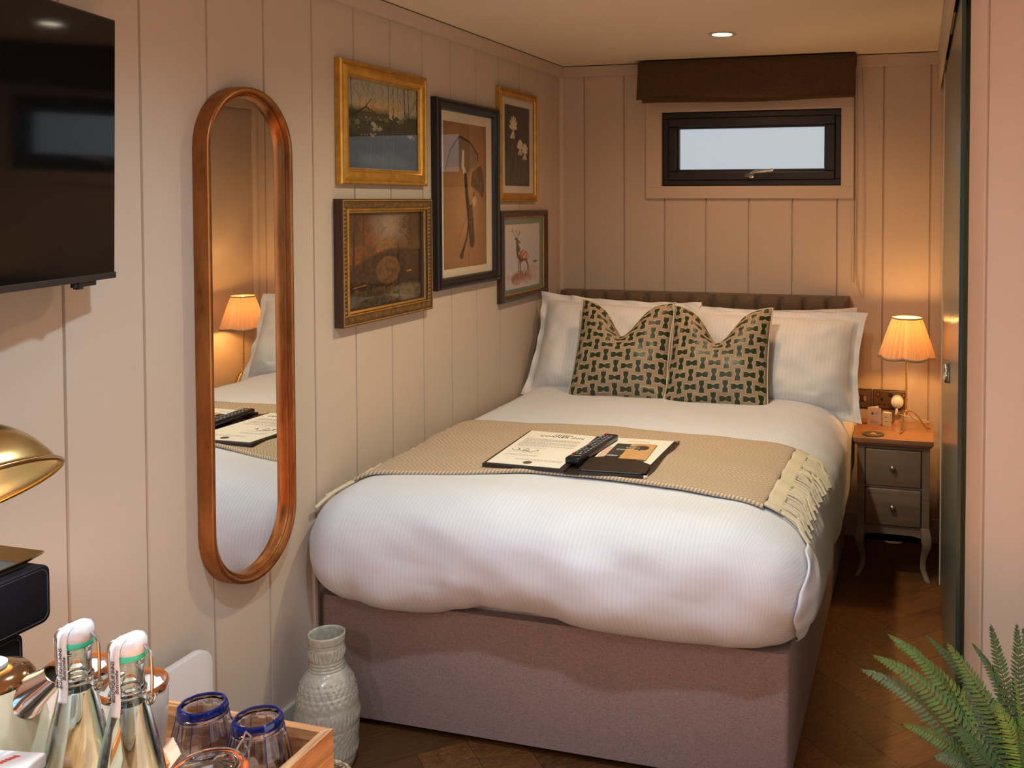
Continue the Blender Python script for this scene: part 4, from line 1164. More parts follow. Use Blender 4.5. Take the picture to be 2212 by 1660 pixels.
# right page papers
rp_ = thing('room_booklet', (.82, 2.82, zfold+.001), 'cream printed pages standing in the folder pocket on the right', 'booklet')
c2 = [FS2B+Vector((.004, .004)), FRB+Vector((-.008, .004)), FRT+Vector((-.006, -.006)), FS2T+Vector((.008, -.004))]
mb = MB(); slab(mb, c2, zfold+.0006, zfold+.0035); build('page', mb, M['cream_paper'], rp_)
Rx = (c2[1]-c2[0]).to_3d().normalized(); Ry = (c2[3]-c2[0]).to_3d().normalized(); RW = (c2[1]-c2[0]).length; RH = (c2[3]-c2[0]).length
hb_ = MB()
for k_ in range(9):
    a_ = onpage(.30+.045*k_, .90, c2[0], Rx, Ry, RW, RH); hb_.add([(a_.x, a_.y-.002, zfold+.0038), (a_.x+.006, a_.y-.002, zfold+.0038), (a_.x+.006, a_.y+.002, zfold+.0038), (a_.x, a_.y+.002, zfold+.0038)], [(0, 1, 2, 3)])
build('heading_print', hb_, M['grey_ink'], rp_)
cd = thing('inn_card', (.82, 2.80, zfold+.005), 'dark slate card with pale lettering tucked in the folder pocket', 'card')
def quad(o0, u0, u1, v0, v1, ex=Rx, ey=Ry, W_=RW, H_=RH, sh=0):
    return [onpage(a+sh*b, b, o0, ex, ey, W_, H_) for a, b in [(u0, v0), (u1, v0), (u1, v1), (u0, v1)]]
mb = MB(); slab(mb, quad(c2[0], .16, .88, .30, .80), zfold+.0042, zfold+.0052); build('card', mb, M['slate'], cd)
T('lettering', 'HIGH', .018, .50, .68, cd, c2[0], Rx, Ry, RW, RH, zfold+.0054, m=M['paper']); T('lettering', 'CORNER INN', .018, .54, .61, cd, c2[0], Rx, Ry, RW, RH, zfold+.0054, m=M['paper']); T('lettering', 'NEED TO KNOW', .017, .50, .42, cd, c2[0], Rx, Ry, RW, RH, zfold+.0054, m=M['paper'])
pc = thing('pink_leaflet', (.76, 2.80, zfold+.004), 'pale pink leaflet peeping out beside the slate card in the folder', 'leaflet')
mb = MB(); slab(mb, quad(c2[0], .03, .30, .25, .70), zfold+.0036, zfold+.0041); build('leaflet', mb, mat('pink_paper', (.62, .42, .34), .8), pc)
dh = thing('door_hanger', (.85, 2.84, zfold+.006), 'light wooden door hanger with a round hook hole, lying over the slate card', 'door hanger')
ox, oy, Wd, Hd = .44, .32, .46, .47
def hp(a, b): p = onpage(ox+a*Wd-.02*b, oy+b*Hd, c2[0], Rx, Ry, RW, RH); return (p.x, p.y)
hole = [(.52+.29*cos(t), .72+.17*sin(t)) for t in [pi*.83-k*(2*pi*.86)/22 for k in range(23)]]
outl = [(0, 0), (1, 0), (1, .97), (.96, 1), (.10, 1), (.03, .96), (.02, .82)]
ring = outl+hole+[(0, .62)]
mb = MB(); P_ = [hp(a, b) for a, b in ring]; slab(mb, P_, zfold+.0056, zfold+.0086); build('hanger', mb, M['tagwood'], dh)
bpy.context.view_layer.update()
for ob in dh.children:
    bm = bmesh.new(); bm.from_mesh(ob.data); bmesh.ops.triangulate(bm, faces=bm.faces, ngon_method='EAR_CLIP'); bm.to_mesh(ob.data); bm.free()
# remote control lying over the spine
rc = thing('remote_control', (.70, 2.80, zfold+.01), 'black television remote with small coloured buttons, lying across the folder spine', 'remote control')
ra = radians(86); rx = Vector((cos(ra-pi/2), sin(ra-pi/2), 0)); ry = Vector((cos(ra), sin(ra), 0)); R0 = Vector((.672, 2.655, zfold+.004))
def rbox(mb, a0, a1, b0, b1, c0, c1):
    q = [];
    for cc in (c0, c1):
        for (a, b) in [(a0, b0), (a1, b0), (a1, b1), (a0, b1)]:
            q.append(tuple(R0+rx*a+ry*b+Vector((0, 0, cc))))
    mb.add(q, [(0, 3, 2, 1), (4, 5, 6, 7), (0, 1, 5, 4), (1, 2, 6, 5), (2, 3, 7, 6), (3, 0, 4, 7)])
mb = MB(); rbox(mb, 0, .048, 0, .315, 0, .020); build('body', mb, mat('remote_black', (.01, .01, .011), .25), rc, bevel=.006, seg=3, smooth=True)
btn = mat('grey_button', (.20, .20, .21), .5)
cols = {(0, 0): mat('button_red', (.6, .02, .02), .5), (1, 0): mat('button_teal', (.02, .25, .2), .5), (2, 0): mat('button_amber', (.7, .25, .02), .5), (3, 0): mat('button_blue', (.03, .08, .5), .5)}
for j in range(12):
    nx = 4 if j == 0 else 3
    for i in range(nx):
        if j in (4,) and i == 1: continue
        w_ = .0075 if nx == 4 else .0085; a = .024+(i-(nx-1)/2)*(.0105 if nx == 4 else .0135); b = .050+j*.0205
        mb = MB(); rbox(mb, a-w_/2, a+w_/2, b-.0045, b+.0045, .019, .0222); build('button', mb, cols.get((i, j), btn) if j == 0 else btn, rc, bevel=.001)
mb = MB(); rbox(mb, .006, .016, .296, .306, .019, .0222); o = build('button', mb, mat('power_red', (.7, .04, .02), .5), rc); o['label'] = 'red power button'
text_mesh('brand_mark', 'SAMSUNG', .0075, frameM(R0+rx*.024+ry*.030+Vector((0, 0, .0202)), rx, ry), M['paper'], rc)

# ------------------------------------------------------------------ nightstand and its things
NX0, NX1, NY0, NY1, NZ = 1.448, 1.728, 3.905, 4.215, .567
ns = thing('nightstand', (1.588, 4.06, 0), 'small weathered taupe two-drawer nightstand on curved legs beside the bed', 'nightstand')
mb = MB(); mb.prism(rrect(NX0-.018, NX1+.014, NY0-.022, NY1+.02, .008, 3), 2, NZ-.020, NZ); mb.prism(rrect(NX0-.010, NX1+.008, NY0-.012, NY1+.012, .008, 3), 2, NZ-.030, NZ-.020)
o = build('top', mb, [M['nstop']], ns, bevel=.004, smooth=True, seg=3); o['label'] = 'warm brown polished top'
mb = MB(); mb.frame(0, 1, 0, 1, [(0, 0), (0, 0)])
mb = MB(); mb.box(NX0+.010, NX1-.010, NY0-.004, NY0-.002, NZ+.0001, NZ+.0006)
mb = MB()
mb.box(NX0, NX0+.030, NY0, NY1, .155, NZ-.03); mb.box(NX1-.030, NX1, NY0, NY1, .155, NZ-.03); mb.box(NX0+.03, NX1-.03, NY0+.02, NY1, .165, NZ-.03)
mb.box(NX0+.03, NX1-.03, NY0, NY0+.03, .522, NZ-.03); mb.box(NX0+.03, NX1-.03, NY0, NY0+.03, .365, .373)
# shaped apron
pts = [(NX0+.03, .213), (NX0+.03, .150)]
for k in range(25):
    u = k/24; x = NX0+.03+(NX1-NX0-.06)*u; z = .170-.028*math.exp(-((u-.5)/.23)**4)+.010*math.exp(-((u-.2)/.07)**2)+.010*math.exp(-((u-.8)/.07)**2); pts.append((x, z))
pts += [(NX1-.03, .150), (NX1-.03, .213)]
mb.prism(pts, 1, NY0+.004, NY0+.022)
build('carcass', mb, M['nswood'], ns, bevel=.0015)
for z0, z1 in ((.374, .520), (.216, .363)):
    mb = MB(); mb.box(NX0+.033, NX1-.033, NY0-.006, NY0+.02, z0, z1); d_ = build('drawer', mb, M['nswood'], ns, bevel=.005, seg=3, smooth=True)
    mb = MB(); cxk = (NX0+NX1)/2-.002; mb.lathe([(0, .024), (.006, .0235), (.011, .019), (.012, .015), (.009, .010), (.005, .007), (.005, 0)], (cxk, NY0-.006, (z0+z1)/2+.004), 16, M3=Matrix.Rotation(pi/2, 3, 'X'))
    k_ = build('knob', mb, mat('pewter', (.45, .40, .32), .3, .9), None, smooth=True); k_.parent = d_; k_.location = tuple(-Vector(ns.location)); k_['label'] = 'round pewter knob'
for (lx_, ly_, sx, sy) in ((NX0+.017, NY0+.017, -1, -1), (NX1-.017, NY0+.017, 1, -1), (NX0+.017, NY1-.017, -1, 1), (NX1-.017, NY1-.017, 1, 1)):
    mb = MB(); nseg = 14; vs = []; fs = []
    for k in range(nseg+1):
        u = k/nseg; z = .215*(1-u)
        off = .012*sin(min(1, u*1.8)*pi)*(1-u*.6)-.008*math.exp(-((u-.72)/.2)**2)+.020*max(0, (u-.75)/.25)**1.6
        hw = .017-.006*min(1, u*1.6)+.004*math.exp(-((u-.25)/.2)**2)
        cxl, cyl = lx_+sx*off*.8, ly_+sy*off*.8
        vs += [(cxl-hw, cyl-hw, z), (cxl+hw, cyl-hw, z), (cxl+hw, cyl+hw, z), (cxl-hw, cyl+hw, z)]
    for k in range(nseg): fs += [(4*k+i, 4*k+(i+1) % 4, 4*k+4+(i+1) % 4, 4*k+4+i) for i in range(4)]
    fs += [(0, 1, 2, 3), (4*nseg, 4*nseg+3, 4*nseg+2, 4*nseg+1)]
    mb.add(vs, fs); build('leg', mb, M['nswood'], ns, bevel=.003, smooth=True, angle=60)

# lamp
LXc, LYc = 1.634, 4.075
lp = thing('table_lamp', (LXc, LYc, NZ), 'lit table lamp with pleated scalloped shade and brass tripod base, on the nightstand', 'lamp')
nlob = 6
def shf(a, i): 
    lob = abs(cos(nlob/2*a+.35)); pl = .012*(1 if int(a/(2*pi)*288) % 2 else -1)
    return (1+.11*lob**.7+pl, -.006*lob*i/12)
prof = [(.053+(.104-.053)*(t**.92), 1.028-.156*t) for t in [k/12 for k in range(13)]]
mb = MB(); mb.lathe([(r, z) for r, z in prof], (LXc, LYc, 0), 288, fr=shf); build('lamp_shade', mb, M['shade'], lp)
for zz, rr, hh, nm in ((.872, .104, .010, 'lower_trim'), (1.028, .053, .006, 'upper_trim')):
    mb = MB(); mb.lathe([(rr+.001, zz-hh/2), (rr+.002, zz+hh/2)], (LXc, LYc, 0), 288, fr=lambda a, i: (1+.11*abs(cos(nlob/2*a+.35))**.7, -.006*abs(cos(nlob/2*a+.35))*(rr > .08))); build(nm, mb, mat(nm+'_silk', (.42, .30, .2), .9), lp, smooth=True, solid=.0015)
mb = MB(); mb.tube([(LXc, LYc, .632), (LXc, LYc, .962)], .0042, 10)
for z in (.80, .735, .69): mb.lathe([(.004, -.002), (.0066, -.001), (.0066, .001), (.004, .002)], (LXc, LYc, z), 12)
mb.lathe([(.004, .0), (.0085, .004), (.0095, .010), (.0085, .016), (.0045, .020)], (LXc, LYc, .628), 14)
build('stem', mb, M['brass'], lp, smooth=True)
for (dx, dy) in ((-.018, -.085), (.092, .03), (-.055, .055)):
    L2 = sqrt(dx*dx+dy*dy); ux, uy = dx/L2, dy/L2
    pts = bez([(LXc, LYc, .640), (LXc+ux*.022, LYc+uy*.022, .641), (LXc+ux*.045, LYc+uy*.045, .624), (LXc+ux*.070, LYc+uy*.070, .590), (LXc+ux*.084, LYc+uy*.084, .574), (LXc+ux*.100, LYc+uy*.100, .5705)], 6)
    mb = MB(); mb.tube(pts, .0036, 8); build('leg', mb, M['brass'], lp, smooth=True)
mb = MB(); mb.lathe([(0, .045), (.012, .040), (.019, .026), (.020, .016), (.013, .002), (.012, -.012), (0, -.012)], (LXc, LYc, .972), 20); build('bulb', mb, M['bulb'], lp, smooth=True)
mb = MB(); mb.tube(bez([(LXc+.012, LYc+.008, .630), (LXc+.030, LYc+.03, .604), (LXc+.060, LYc+.08, .580), (LXc+.090, LYc+.13, .572), (LXc+.070, LYc+.17, .570), (LXc+.01, D-.09, .571), (1.590, D-.045, .574)], 8), .0022, 6); build('cable', mb, mat('twisted_cream_flex', (.55, .42, .28), .6), lp, smooth=True)

# greeting card, little box, coaster
gc = thing('greeting_card', (1.503, 4.12, NZ), 'white folded card with a blue floral motif standing on the nightstand', 'card')
mb = MB(); a = (1.477, 4.120); b_ = (1.532, 4.112); c3 = (1.520, 4.158)
mb.add([(a[0], a[1], NZ), (b_[0], b_[1], NZ), (b_[0], b_[1], NZ+.073), (a[0], a[1], NZ+.073), (c3[0], c3[1], NZ), (c3[0], c3[1], NZ+.073)], [(0, 1, 2, 3), (0, 4, 5, 3)]); build('card', mb, mat('card_white', (.62, .52, .50), .8), gc, solid=.0006)
cv = Canvas(60, 60, (202, 190, 190)); cv.put(cv.blob(.3, .5, .14, .26, .4, .6, 3), (70, 84, 120)); cv.put(cv.blob(.2, .5, .12, .1, .4, .6, 4), (110, 120, 150)); cv.put(cv.line([(.45, .5), (.8, .5)], .03), (120, 120, 140)); cv.put(cv.line([(.75, .75), (.72, .5)], .015), (80, 80, 90)); cv.put(cv.blob(.76, .8, .09, .06, .3), (120, 60, 90)); cv.put(cv.line([(.5, .3), (.75, .32)], .02), (150, 150, 170))
cv.mesh('motif', frameM((a[0]+.008, a[1]-.0025, NZ+.034), (b_[0]-a[0], b_[1]-a[1], 0), (0, 0, 1)), .040, .028, M['art'], gc)
for k in range(2):
    mb = MB(); mb.add([(a[0]+.010, a[1]-.003, NZ+.010+.006*k), (a[0]+.044, a[1]-.0075, NZ+.010+.006*k), (a[0]+.044, a[1]-.0075, NZ+.0115+.006*k), (a[0]+.010, a[1]-.003, NZ+.0115+.006*k)], [(0, 1, 2, 3)]); build('small_print', mb, M['grey_ink'], gc)
mbx = MB(); mbx.box(1.541, 1.574, 4.098, 4.118, NZ, NZ+.058); bx = build('soap_box', mbx, mat('cream_carton', (.62, .50, .30), .6), None, bevel=.001)
tag(bx, 'small upright cream carton between the greeting card and the lamp', 'box')
bx.data.transform(Matrix.Translation((-1.5575, -4.108, -NZ))); bx.location = (1.5575, 4.108, NZ); bx.rotation_euler.z = radians(-14)
for k, (zz, ww) in enumerate(((.038, .022), (.020, .015))):
    mb = MB(); mb.add([(-ww/2, -.0103, zz), (ww/2, -.0103, zz), (ww/2, -.0103, zz+.0025), (-ww/2, -.0103, zz+.0025)], [(0, 1, 2, 3)]); o = build('print_line', mb, M['grey_ink'], bx, world=False)
co = thing('coaster', (1.508, 3.945, NZ), 'round black coaster with a gold emblem at the front of the nightstand', 'coaster')
mb = MB(); mb.lathe([(0, 0), (.043, 0), (.044, .001), (.044, .003), (.043, .004), (0, .004)], (1.508, 3.945, NZ), 40); build('disc', mb, M['slate'], co)
mb = MB(); ex, ey, ez = 1.508, 3.945, NZ+.0043
mb.add([(ex+x_, ey+y_, ez) for x_, y_ in [(-.008, -.006), (.010, -.006), (.012, .006), (.006, .016), (-.002, .020), (-.008, .012)]], [tuple(range(6))]); mb.add([(ex+x_, ey+y_, ez) for x_, y_ in [(-.018, -.012), (.020, -.012), (.016, -.007), (-.012, -.007)]], [(0, 1, 2, 3)])
build('emblem', mb, mat('tan_foil', (.45, .22, .06), .5), co)

# wall plates
def plate(name, x0, x1, z0, z1, label, cat):
    t_ = thing(name, ((x0+x1)/2, D, (z0+z1)/2), label, cat)
    mb = MB(); mb.box(x0, x1, D-.006, D, z0, z1); build('backing', mb, M['black_pl'], t_)
    mb = MB(); mb.box(x0+.003, x1-.003, D-.009, D-.006, z0+.003, z1-.003); o = build('face_plate', mb, mat(name+'_antique_brass', (.22, .15, .08), .3, .8), t_, bevel=.001)
    return t_
sp = plate('light_switch', 1.395, 1.481, .582, .668, 'antique brass switch plate low on the wall, left of the socket', 'switch')
mb = MB(); mb.box(1.417, 1.459, D-.0115, D-.009, .612, .640); build('surround', mb, M['black_pl'], sp)
for k in range(3):
    mb = MB(); mb.box(1.419+.0135*k, 1.4305+.0135*k, D-.0145, D-.0115, .614, .638); build('rocker', mb, mat('rocker_brass', (.5, .38, .22) if k != 1 else (.1, .06, .04), .3, .7), sp, bevel=.0005)
for x in (1.406, 1.470):
    mb = MB(); mb.lathe([(0, .0), (.0025, 0), (.0025, .002), (0, .002)], (x, D-.009, .626), 10, M3=Matrix.Rotation(pi/2, 3, 'X')); build('screw', mb, M['brass'], sp)
so = plate('wall_socket', 1.486, 1.632, .582, .668, 'antique brass double wall socket with a white plug, behind the lamp', 'socket')
for x in (1.508, 1.618):
    mb = MB(); mb.box(x-.009, x+.009, D-.0115, D-.009, .638, .658); q_ = build('switch_surround', mb, M['black_pl'], so)
    mb = MB(); mb.box(x-.006, x+.006, D-.0150, D-.0115, .641, .655); build('rocker', mb, mat('rocker_red', (.18, .05, .02), .35), so, bevel=.001)
mb = MB(); mb.box(1.553, 1.573, D-.0115, D-.009, .638, .656); build('usb_port', mb, M['black_pl'], so)
mb = MB(); mb.box(1.520, 1.530, D-.010, D-.0085, .618, .632); mb.box(1.508, 1.518, D-.010, D-.0085, .600, .606); mb.box(1.532, 1.542, D-.010, D-.0085, .600, .606); build('socket_holes', mb, M['black_pl'], so)
pg = thing('plug', (1.592, D-.03, .618), 'white rounded plug pushed into the wall socket behind the lamp', 'plug')
mb = MB(); mb.lathe([(0, .045), (.015, .043), (.026, .034), (.028, .020), (.028, 0)], (1.592, D-.011, .622), 24, M3=Matrix.Rotation(pi/2, 3, 'X')); build('plug_body', mb, M['white_pl'], pg, smooth=True)
mb = MB(); mb.tube([(1.590, D-.040, .600), (1.590, D-.044, .582), (1.588, D-.044, .568)], .006, 10); build('strain_relief', mb, M['white_pl'], pg, smooth=True)

# ------------------------------------------------------------------ vase on the floor
def vase():
    C = (.172, 2.188, 0)
    t_ = thing('floor_vase', C, 'tall pale celadon stoneware vase with incised bands, on the floor at the bed foot', 'vase')
    prof = [(0, .004), (.060, .004), (.069, .010), (.077, .04), (.081, .09), (.083, .13), (.082, .17), (.078, .205), (.071, .232), (.062, .250), (.053, .262), (.048, .272), (.0460, .29), (.0462, .32), (.0475, .345), (.0485, .356), (.0475, .361), (.0445, .360), (.0425, .350), (.041, .30), (.043, .27), (.06, .24), (.066, .2)]
    P = []
    pv = bez([(r, z, 0) for r, z in prof], 10)
    P = [(p.x, p.y) for p in pv]
    rings = [.118, .124, .168, .174, .180, .212, .219, .268, .276, .284, .292, .330, .337, .030, .036]
    def fr(a, i):
        r, z = P[i]; outer = i < 152
        if not outer: return (1, 0)
        d = 0
        for zz in rings: d -= .0018*math.exp(-((z-zz)/.0018)**2)
        for (zc, hh, n_) in ((.146, .012, 44), (.311, .010, 26), (.052, .010, 44)):      # comb-stamped bands
            e = math.exp(-((z-zc)/hh)**6); s = sin(a*n_); d += e*(.0026*max(0, s)**2-.0018*max(0, -s)**3)
        if .186 < z < .245 or .062 < z < .112:                                            # rows of little dimples
            row = (z-.186)/.0135 if z > .15 else (z-.062)/.0125; ri = round(row)
            aa = a*26/(2*pi)+.37*ri; f = aa-round(aa); g = row-ri
            d -= .0028*math.exp(-((f/.20)**2+(g/.26)**2))
        return (1+d/max(r, .01), 0)
    mb = MB(); mb.lathe(P, C, 264, fr=fr); build('body', mb, M['vase'], t_, smooth=True, angle=0)
vase()

# woven basket
bk = thing('wicker_basket', (.395, 1.80, 0), 'brown and cream woven wicker basket on the floor in front of the vase', 'basket')
BC = (.375, 1.806); BR = .105; BH = .205
mb = MB(); mb.lathe([(0, .003), (BR*.80, .003), (BR*.84, .01), (BR*.95, BH*.5), (BR, BH-.01), (BR-.006, BH-.01), (BR*.9, BH*.5), (BR*.78, .012), (0, .012)], (*BC, 0), 96, fr=lambda a, i: (1+.012*sin(a*24), 0))
def m_wicker():
    m = bpy.data.materials.new('woven_wicker'); m.use_nodes = True; t = NT(m); b = t.n['Principled BSDF']
    f = t.noise(t.coord('Object', (1, 1, 2.5)), 55, 4, .6, 1.5); t.l.new(t.ramp(f, [(.4, (.12, .05, .03)), (.5, (.36, .24, .15)), (.6, (.55, .45, .34))]), b.inputs['Base Color']); b.inputs['Roughness'].default_value = .6; t.l.new(t.bump(f, .6, .003), b.inputs['Normal']); return m
M['wicker'] = m_wicker(); build('body', mb, M['wicker'], bk, smooth=True)
mb = MB()
for s in range(3):
    mb.tube([(BC[0]+(BR-.004+.006*cos(8*a+s*2*pi/3))*cos(a), BC[1]+(BR-.004+.006*cos(8*a+s*2*pi/3))*sin(a), BH-.006+.006*sin(8*a+s*2*pi/3)) for a in [2*pi*k/140 for k in range(140)]], .0055, 6, closed=True)
build('braided_rim', mb, M['wicker'], bk, smooth=True)

# ------------------------------------------------------------------ desk with tray
DZ = .745
dk = thing('desk', (.46, .72, 0), 'oak side desk against the left wall carrying the tea tray and lamp', 'desk')
mb = MB(); mb.box(.012, .915, .32, 1.10, DZ-.025, DZ); build('desktop', mb, M['deskwood'], dk, bevel=.003)
for x in (.05, .86):
    for y in (.36, 1.05):
        mb = MB(); mb.box(x-.02, x+.02, y-.02, y+.02, 0, DZ-.025); build('leg', mb, M['deskwood'], dk, bevel=.002)
mb = MB(); mb.box(.05, .86, .36, .38, DZ-.10, DZ-.025); mb.box(.05, .86, 1.03, 1.05, DZ-.10, DZ-.025); build('apron', mb, M['deskwood'], dk)
tr = thing('serving_tray', (.68, .86, DZ), 'high-sided acacia wood tray on the desk holding bottles and glasses', 'tray')
tx0, tx1, ty0, ty1, tzz = .432, .929, .60, 1.108, .801; tt = .013
TB = DZ+.010
mb = MB(); mb.box(tx0+tt, tx1-tt, ty0+tt, ty1-tt, DZ+.0005, TB-.0008); build('base', mb, M['walnut'], tr)
def mitre(a, b):   # a,b: [(x,y) outer, outer, inner, inner]
    m2 = MB(); m2.prism(a, 2, DZ+.0005, tzz); return m2
build('side_panel', mitre([(tx0, ty1), (tx1, ty1), (tx1-tt, ty1-tt), (tx0+tt, ty1-tt)], 0), M['walnut'], tr, bevel=.0008)
build('side_panel', mitre([(tx0, ty0), (tx0+tt, ty0+tt), (tx1-tt, ty0+tt), (tx1, ty0)], 0), M['walnut'], tr, bevel=.0008)
build('side_panel', mitre([(tx1, ty0), (tx1-tt, ty0+tt), (tx1-tt, ty1-tt), (tx1, ty1)], 0), M['walnut_y'], tr, bevel=.0008)
build('side_panel', mitre([(tx0, ty0), (tx0, ty1), (tx0+tt, ty1-tt), (tx0+tt, ty0+tt)], 0), M['walnut_y'], tr, bevel=.0008)

# swing-top bottles
def bottle(C, label, rot):
    t_ = thing('water_bottle', (C[0], C[1], TB), label, 'bottle', 'swing-top water bottles on the tray')
    z = TB; n_ = 48
    outer = [(0, 0), (.032, .001), (.0365, .005), (.0375, .015), (.0375, .085), (.0368, .105), (.034, .125), (.029, .150), (.0235, .175), (.0190, .195), (.0168, .205), (.0178, .2075), (.0168, .211), (.0160, .216), (.0158, .228), (.0163, .240), (.0175, .243), (.0178, .249), (.0165, .252), (.0120, .252)]
    inner = [(.0115, .250), (.0118, .235), (.0120, .210), (.0140, .200), (.0205, .175), (.0260, .150), (.031, .125), (.0342, .105), (.0348, .085), (.0348, .014), (.033, .007), (0, .006)]
    Po = [(p.x, p.y+z) for p in bez([(r, h, 0) for r, h in outer], 4)]; Pi = [(p.x, p.y+z) for p in bez([(r, h, 0) for r, h in inner], 4)]
    mb = MB(); mb.lathe([(max(r, 0), h) for r, h in Po+Pi], (C[0], C[1], 0), n_); build('glass', mb, M['glass_aqua'], t_, smooth=True, angle=60, weld=True)
    wp = [(r, h) for r, h in Pi if h < z+.196]; wp = wp[::-1]; top = wp[-1]
    mb = MB(); mb.lathe([(0, z+.0065)]+[(max(0, r-.0004), h) for r, h in wp[1:]]+[(max(0, top[0]-.0004), z+.196), (0, z+.196)], (C[0], C[1], 0), n_); build('water', mb, M['water'], t_, smooth=True, angle=50, weld=True)
    mb = MB(); zc = z+.2525
    mb.lathe([(.0, -.003), (.0150, -.003), (.0178, .002), (.0188, .007), (.0185, .012), (.0160, .0165), (.010, .0190), (0, .0195)], (C[0], C[1], zc), 40, fr=lambda a, i: (1+.05*cos(2*(a-rot)), (.0035*cos(a-rot-.5) if i > 3 and i < 7 else 0))); cp = build('stopper', mb, M['porcelain'], t_, smooth=True); cp['label'] = 'white stopper'
    mb = MB(); mb.lathe([(.012, 0), (.0178, 0), (.0190, .003), (.0180, .0062), (.012, .0062)], (C[0], C[1], zc-.0050), 32); g_ = build('seal_ring', mb, M['mint'], t_, smooth=True); g_['label'] = 'mint green rubber seal'
    ex = Vector((cos(rot), sin(rot), 0)); ey = Vector((-sin(rot), cos(rot), 0)); O = Vector((C[0], C[1], z))
    W = lambda a, b, c: O+ex*a+ey*b+Vector((0, 0, c))
    mb = MB()
    for s in (-1, 1):      # bail
        mb.tube(bez([W(s*.012, 0, .262), W(s*.019, 0, .263), W(s*.0265, .001, .254), W(s*.0275, .002, .235), W(s*.0265, .003, .212), W(s*.0245, .004, .203)], 5), .0017, 8)
        pts = [W(s*.0245, .004+.0058*cos(a), .200+.0058*sin(a)) for a in [2*pi*k/14 for k in range(14)]]
        mb.tube(pts, .0017, 8, closed=True)
        mb.tube(bez([W(s*.0245, .004, .206), W(s*.019, .012, .198), W(s*.010, .0185, .190), W(0, .020, .188)], 5), .0013, 6)
    mb.tube([W(.0172*cos(a), .0172*sin(a), .2115) for a in [2*pi*k/28 for k in range(28)]], .0012, 6, closed=True)
    build('wire_clip', mb, M['steel'], t_, smooth=True)
    # paper seal running from under one side over the stopper
    vw = Vector((1.687-C[0], 0-C[1], 0)).normalized(); sd = Vector((vw.y, -vw.x, 0))
    if sd.dot(Vector((-1, 0, 0))) < 0: sd = -sd
    dv = (vw*.72+sd*.69).normalized(); tw = Vector((-dv.y, dv.x, 0))
    path = [(.004, .2725), (.0110, .2712), (.0172, .2665), (.0196, .258), (.0195, .248), (.0190, .235), (.0190, .215), (.0190, .200), (.0205, .188)]
    pp = bez([O+dv*r+Vector((0, 0, h)) for r, h in path], 6)
    mb = MB(); L_ = len(pp); hw = .0062
    mb.grid(L_, 2, lambda u, v: tuple(pp[int(round(u*(L_-1)))]+tw*(v*2-1)*hw)); lb = build('paper_seal', mb, M['paper'], t_, smooth=True, solid=.0002)
    lb['label'] = 'white paper seal strip'
    for (h, txt, off, sz, shx) in ((.228, 'BOUTIQUE INNS', -.0024, .0062, 0), (.262, 'BOUTIQUE INNS', -.0024, .0045, 0), (.228, 'Butcombe', .0026, .0065, .3)):
        r = .0192 if h < .25 else .0192
        p = O+dv*(r+.0008)+Vector((0, 0, h)) + tw*off
        if h > .25: continue
        text_mesh('lettering', txt, sz, frameM(p, (0, 0, -1), tw if tw.x > 0 else -tw) if False else frameM(p, (0, 0, 1), dv.cross(Vector((0, 0, 1)))*1), M['ink'], t_, extrude=.0001, shear=shx)
    return t_
bottle((.752, .868), 'swing-top glass water bottle nearer the kettle, mint seal under its white stopper', .15)
bottle((.835, .860), 'swing-top glass water bottle nearer the blue tumblers, in front of the mugs', .10)

# faceted tumblers, upside down
def tumbler(C, label):
    t_ = thing('tumbler', (C[0], C[1], TB), label, 'glass', 'upturned blue tumblers on the tray')
    Hh = .094; z = TB; nf = 10
    def fac(a, i):
        k = a*nf/(2*pi); f = abs(k-math.floor(k)-.5)*2       # flat facets with rounded ribs
        amt = [0, .0, .3, 1, 1, 1, .8, .2, 0, 0, 0][min(10, int(i*10/27))] if i < 28 else 0
        return (1-.045*(1-f)**1.3*amt, 0)
    out = bez([(.0412, .0005, 0), (.0428, .003, 0), (.0425, .018, 0), (.0408, .036, 0), (.0372, .058, 0), (.0330, .074, 0), (.0318, .084, 0), (.0300, .0925, 0), (.027, .094, 0), (.022, .0925, 0)], 3)
    inn = bez([(.018, .088, 0), (.022, .082, 0), (.0285, .079, 0), (.0300, .074, 0), (.0345, .057, 0), (.0380, .036, 0), (.0398, .018, 0), (.0402, .002, 0)], 3)
    prof = [(p.x, p.y+z) for p in out]+[(.0, z+.0915)]
    n0 = len(out)
    P = [(p.x, p.y+z) for p in out]+[(0, z+.0905)]+[(0, z+.083)]+[(p.x, p.y+z) for p in inn[1:]]
    mb = MB(); mb.lathe(P, (C[0], C[1], 0), 80, fr=lambda a, i: fac(a, i) if i < n0 else (1, 0), closed=True); build('glass', mb, M['glass_blue'], t_, smooth=True, angle=40, weld=True)
    mb = MB(); mb.lathe([(.0258, z+.0942), (.0280, z+.0952), (.0306, z+.0940), (.0322, z+.0885), (.0320, z+.0855), (.0304, z+.0870), (.0290, z+.0925)], (C[0], C[1], 0), 60, fr=lambda a, i: (1-.03*(1-abs((a*nf/(2*pi)) % 1-.5)*2), 0), closed=True); o = build('base_ring', mb, M['cobalt'], t_, smooth=True, angle=40); o['label'] = 'deep cobalt blue ring'
    for k in range(nf):
        a = 2*pi*k/nf
        mb = MB(); mb.tube([(C[0]+r*cos(a), C[1]+r*sin(a), z+h) for r, h in ((.0432, .002), (.0430, .018), (.0412, .036), (.0377, .058), (.0334, .074), (.0322, .082))], .0005, 5); build('rib', mb, M['cobalt'], t_, smooth=True)
tumbler((.778, 1.038), 'upturned clear tumbler with cobalt blue ring, further left beside the mugs')
tumbler((.870, 1.030), 'upturned clear tumbler with cobalt blue ring, in the tray corner')

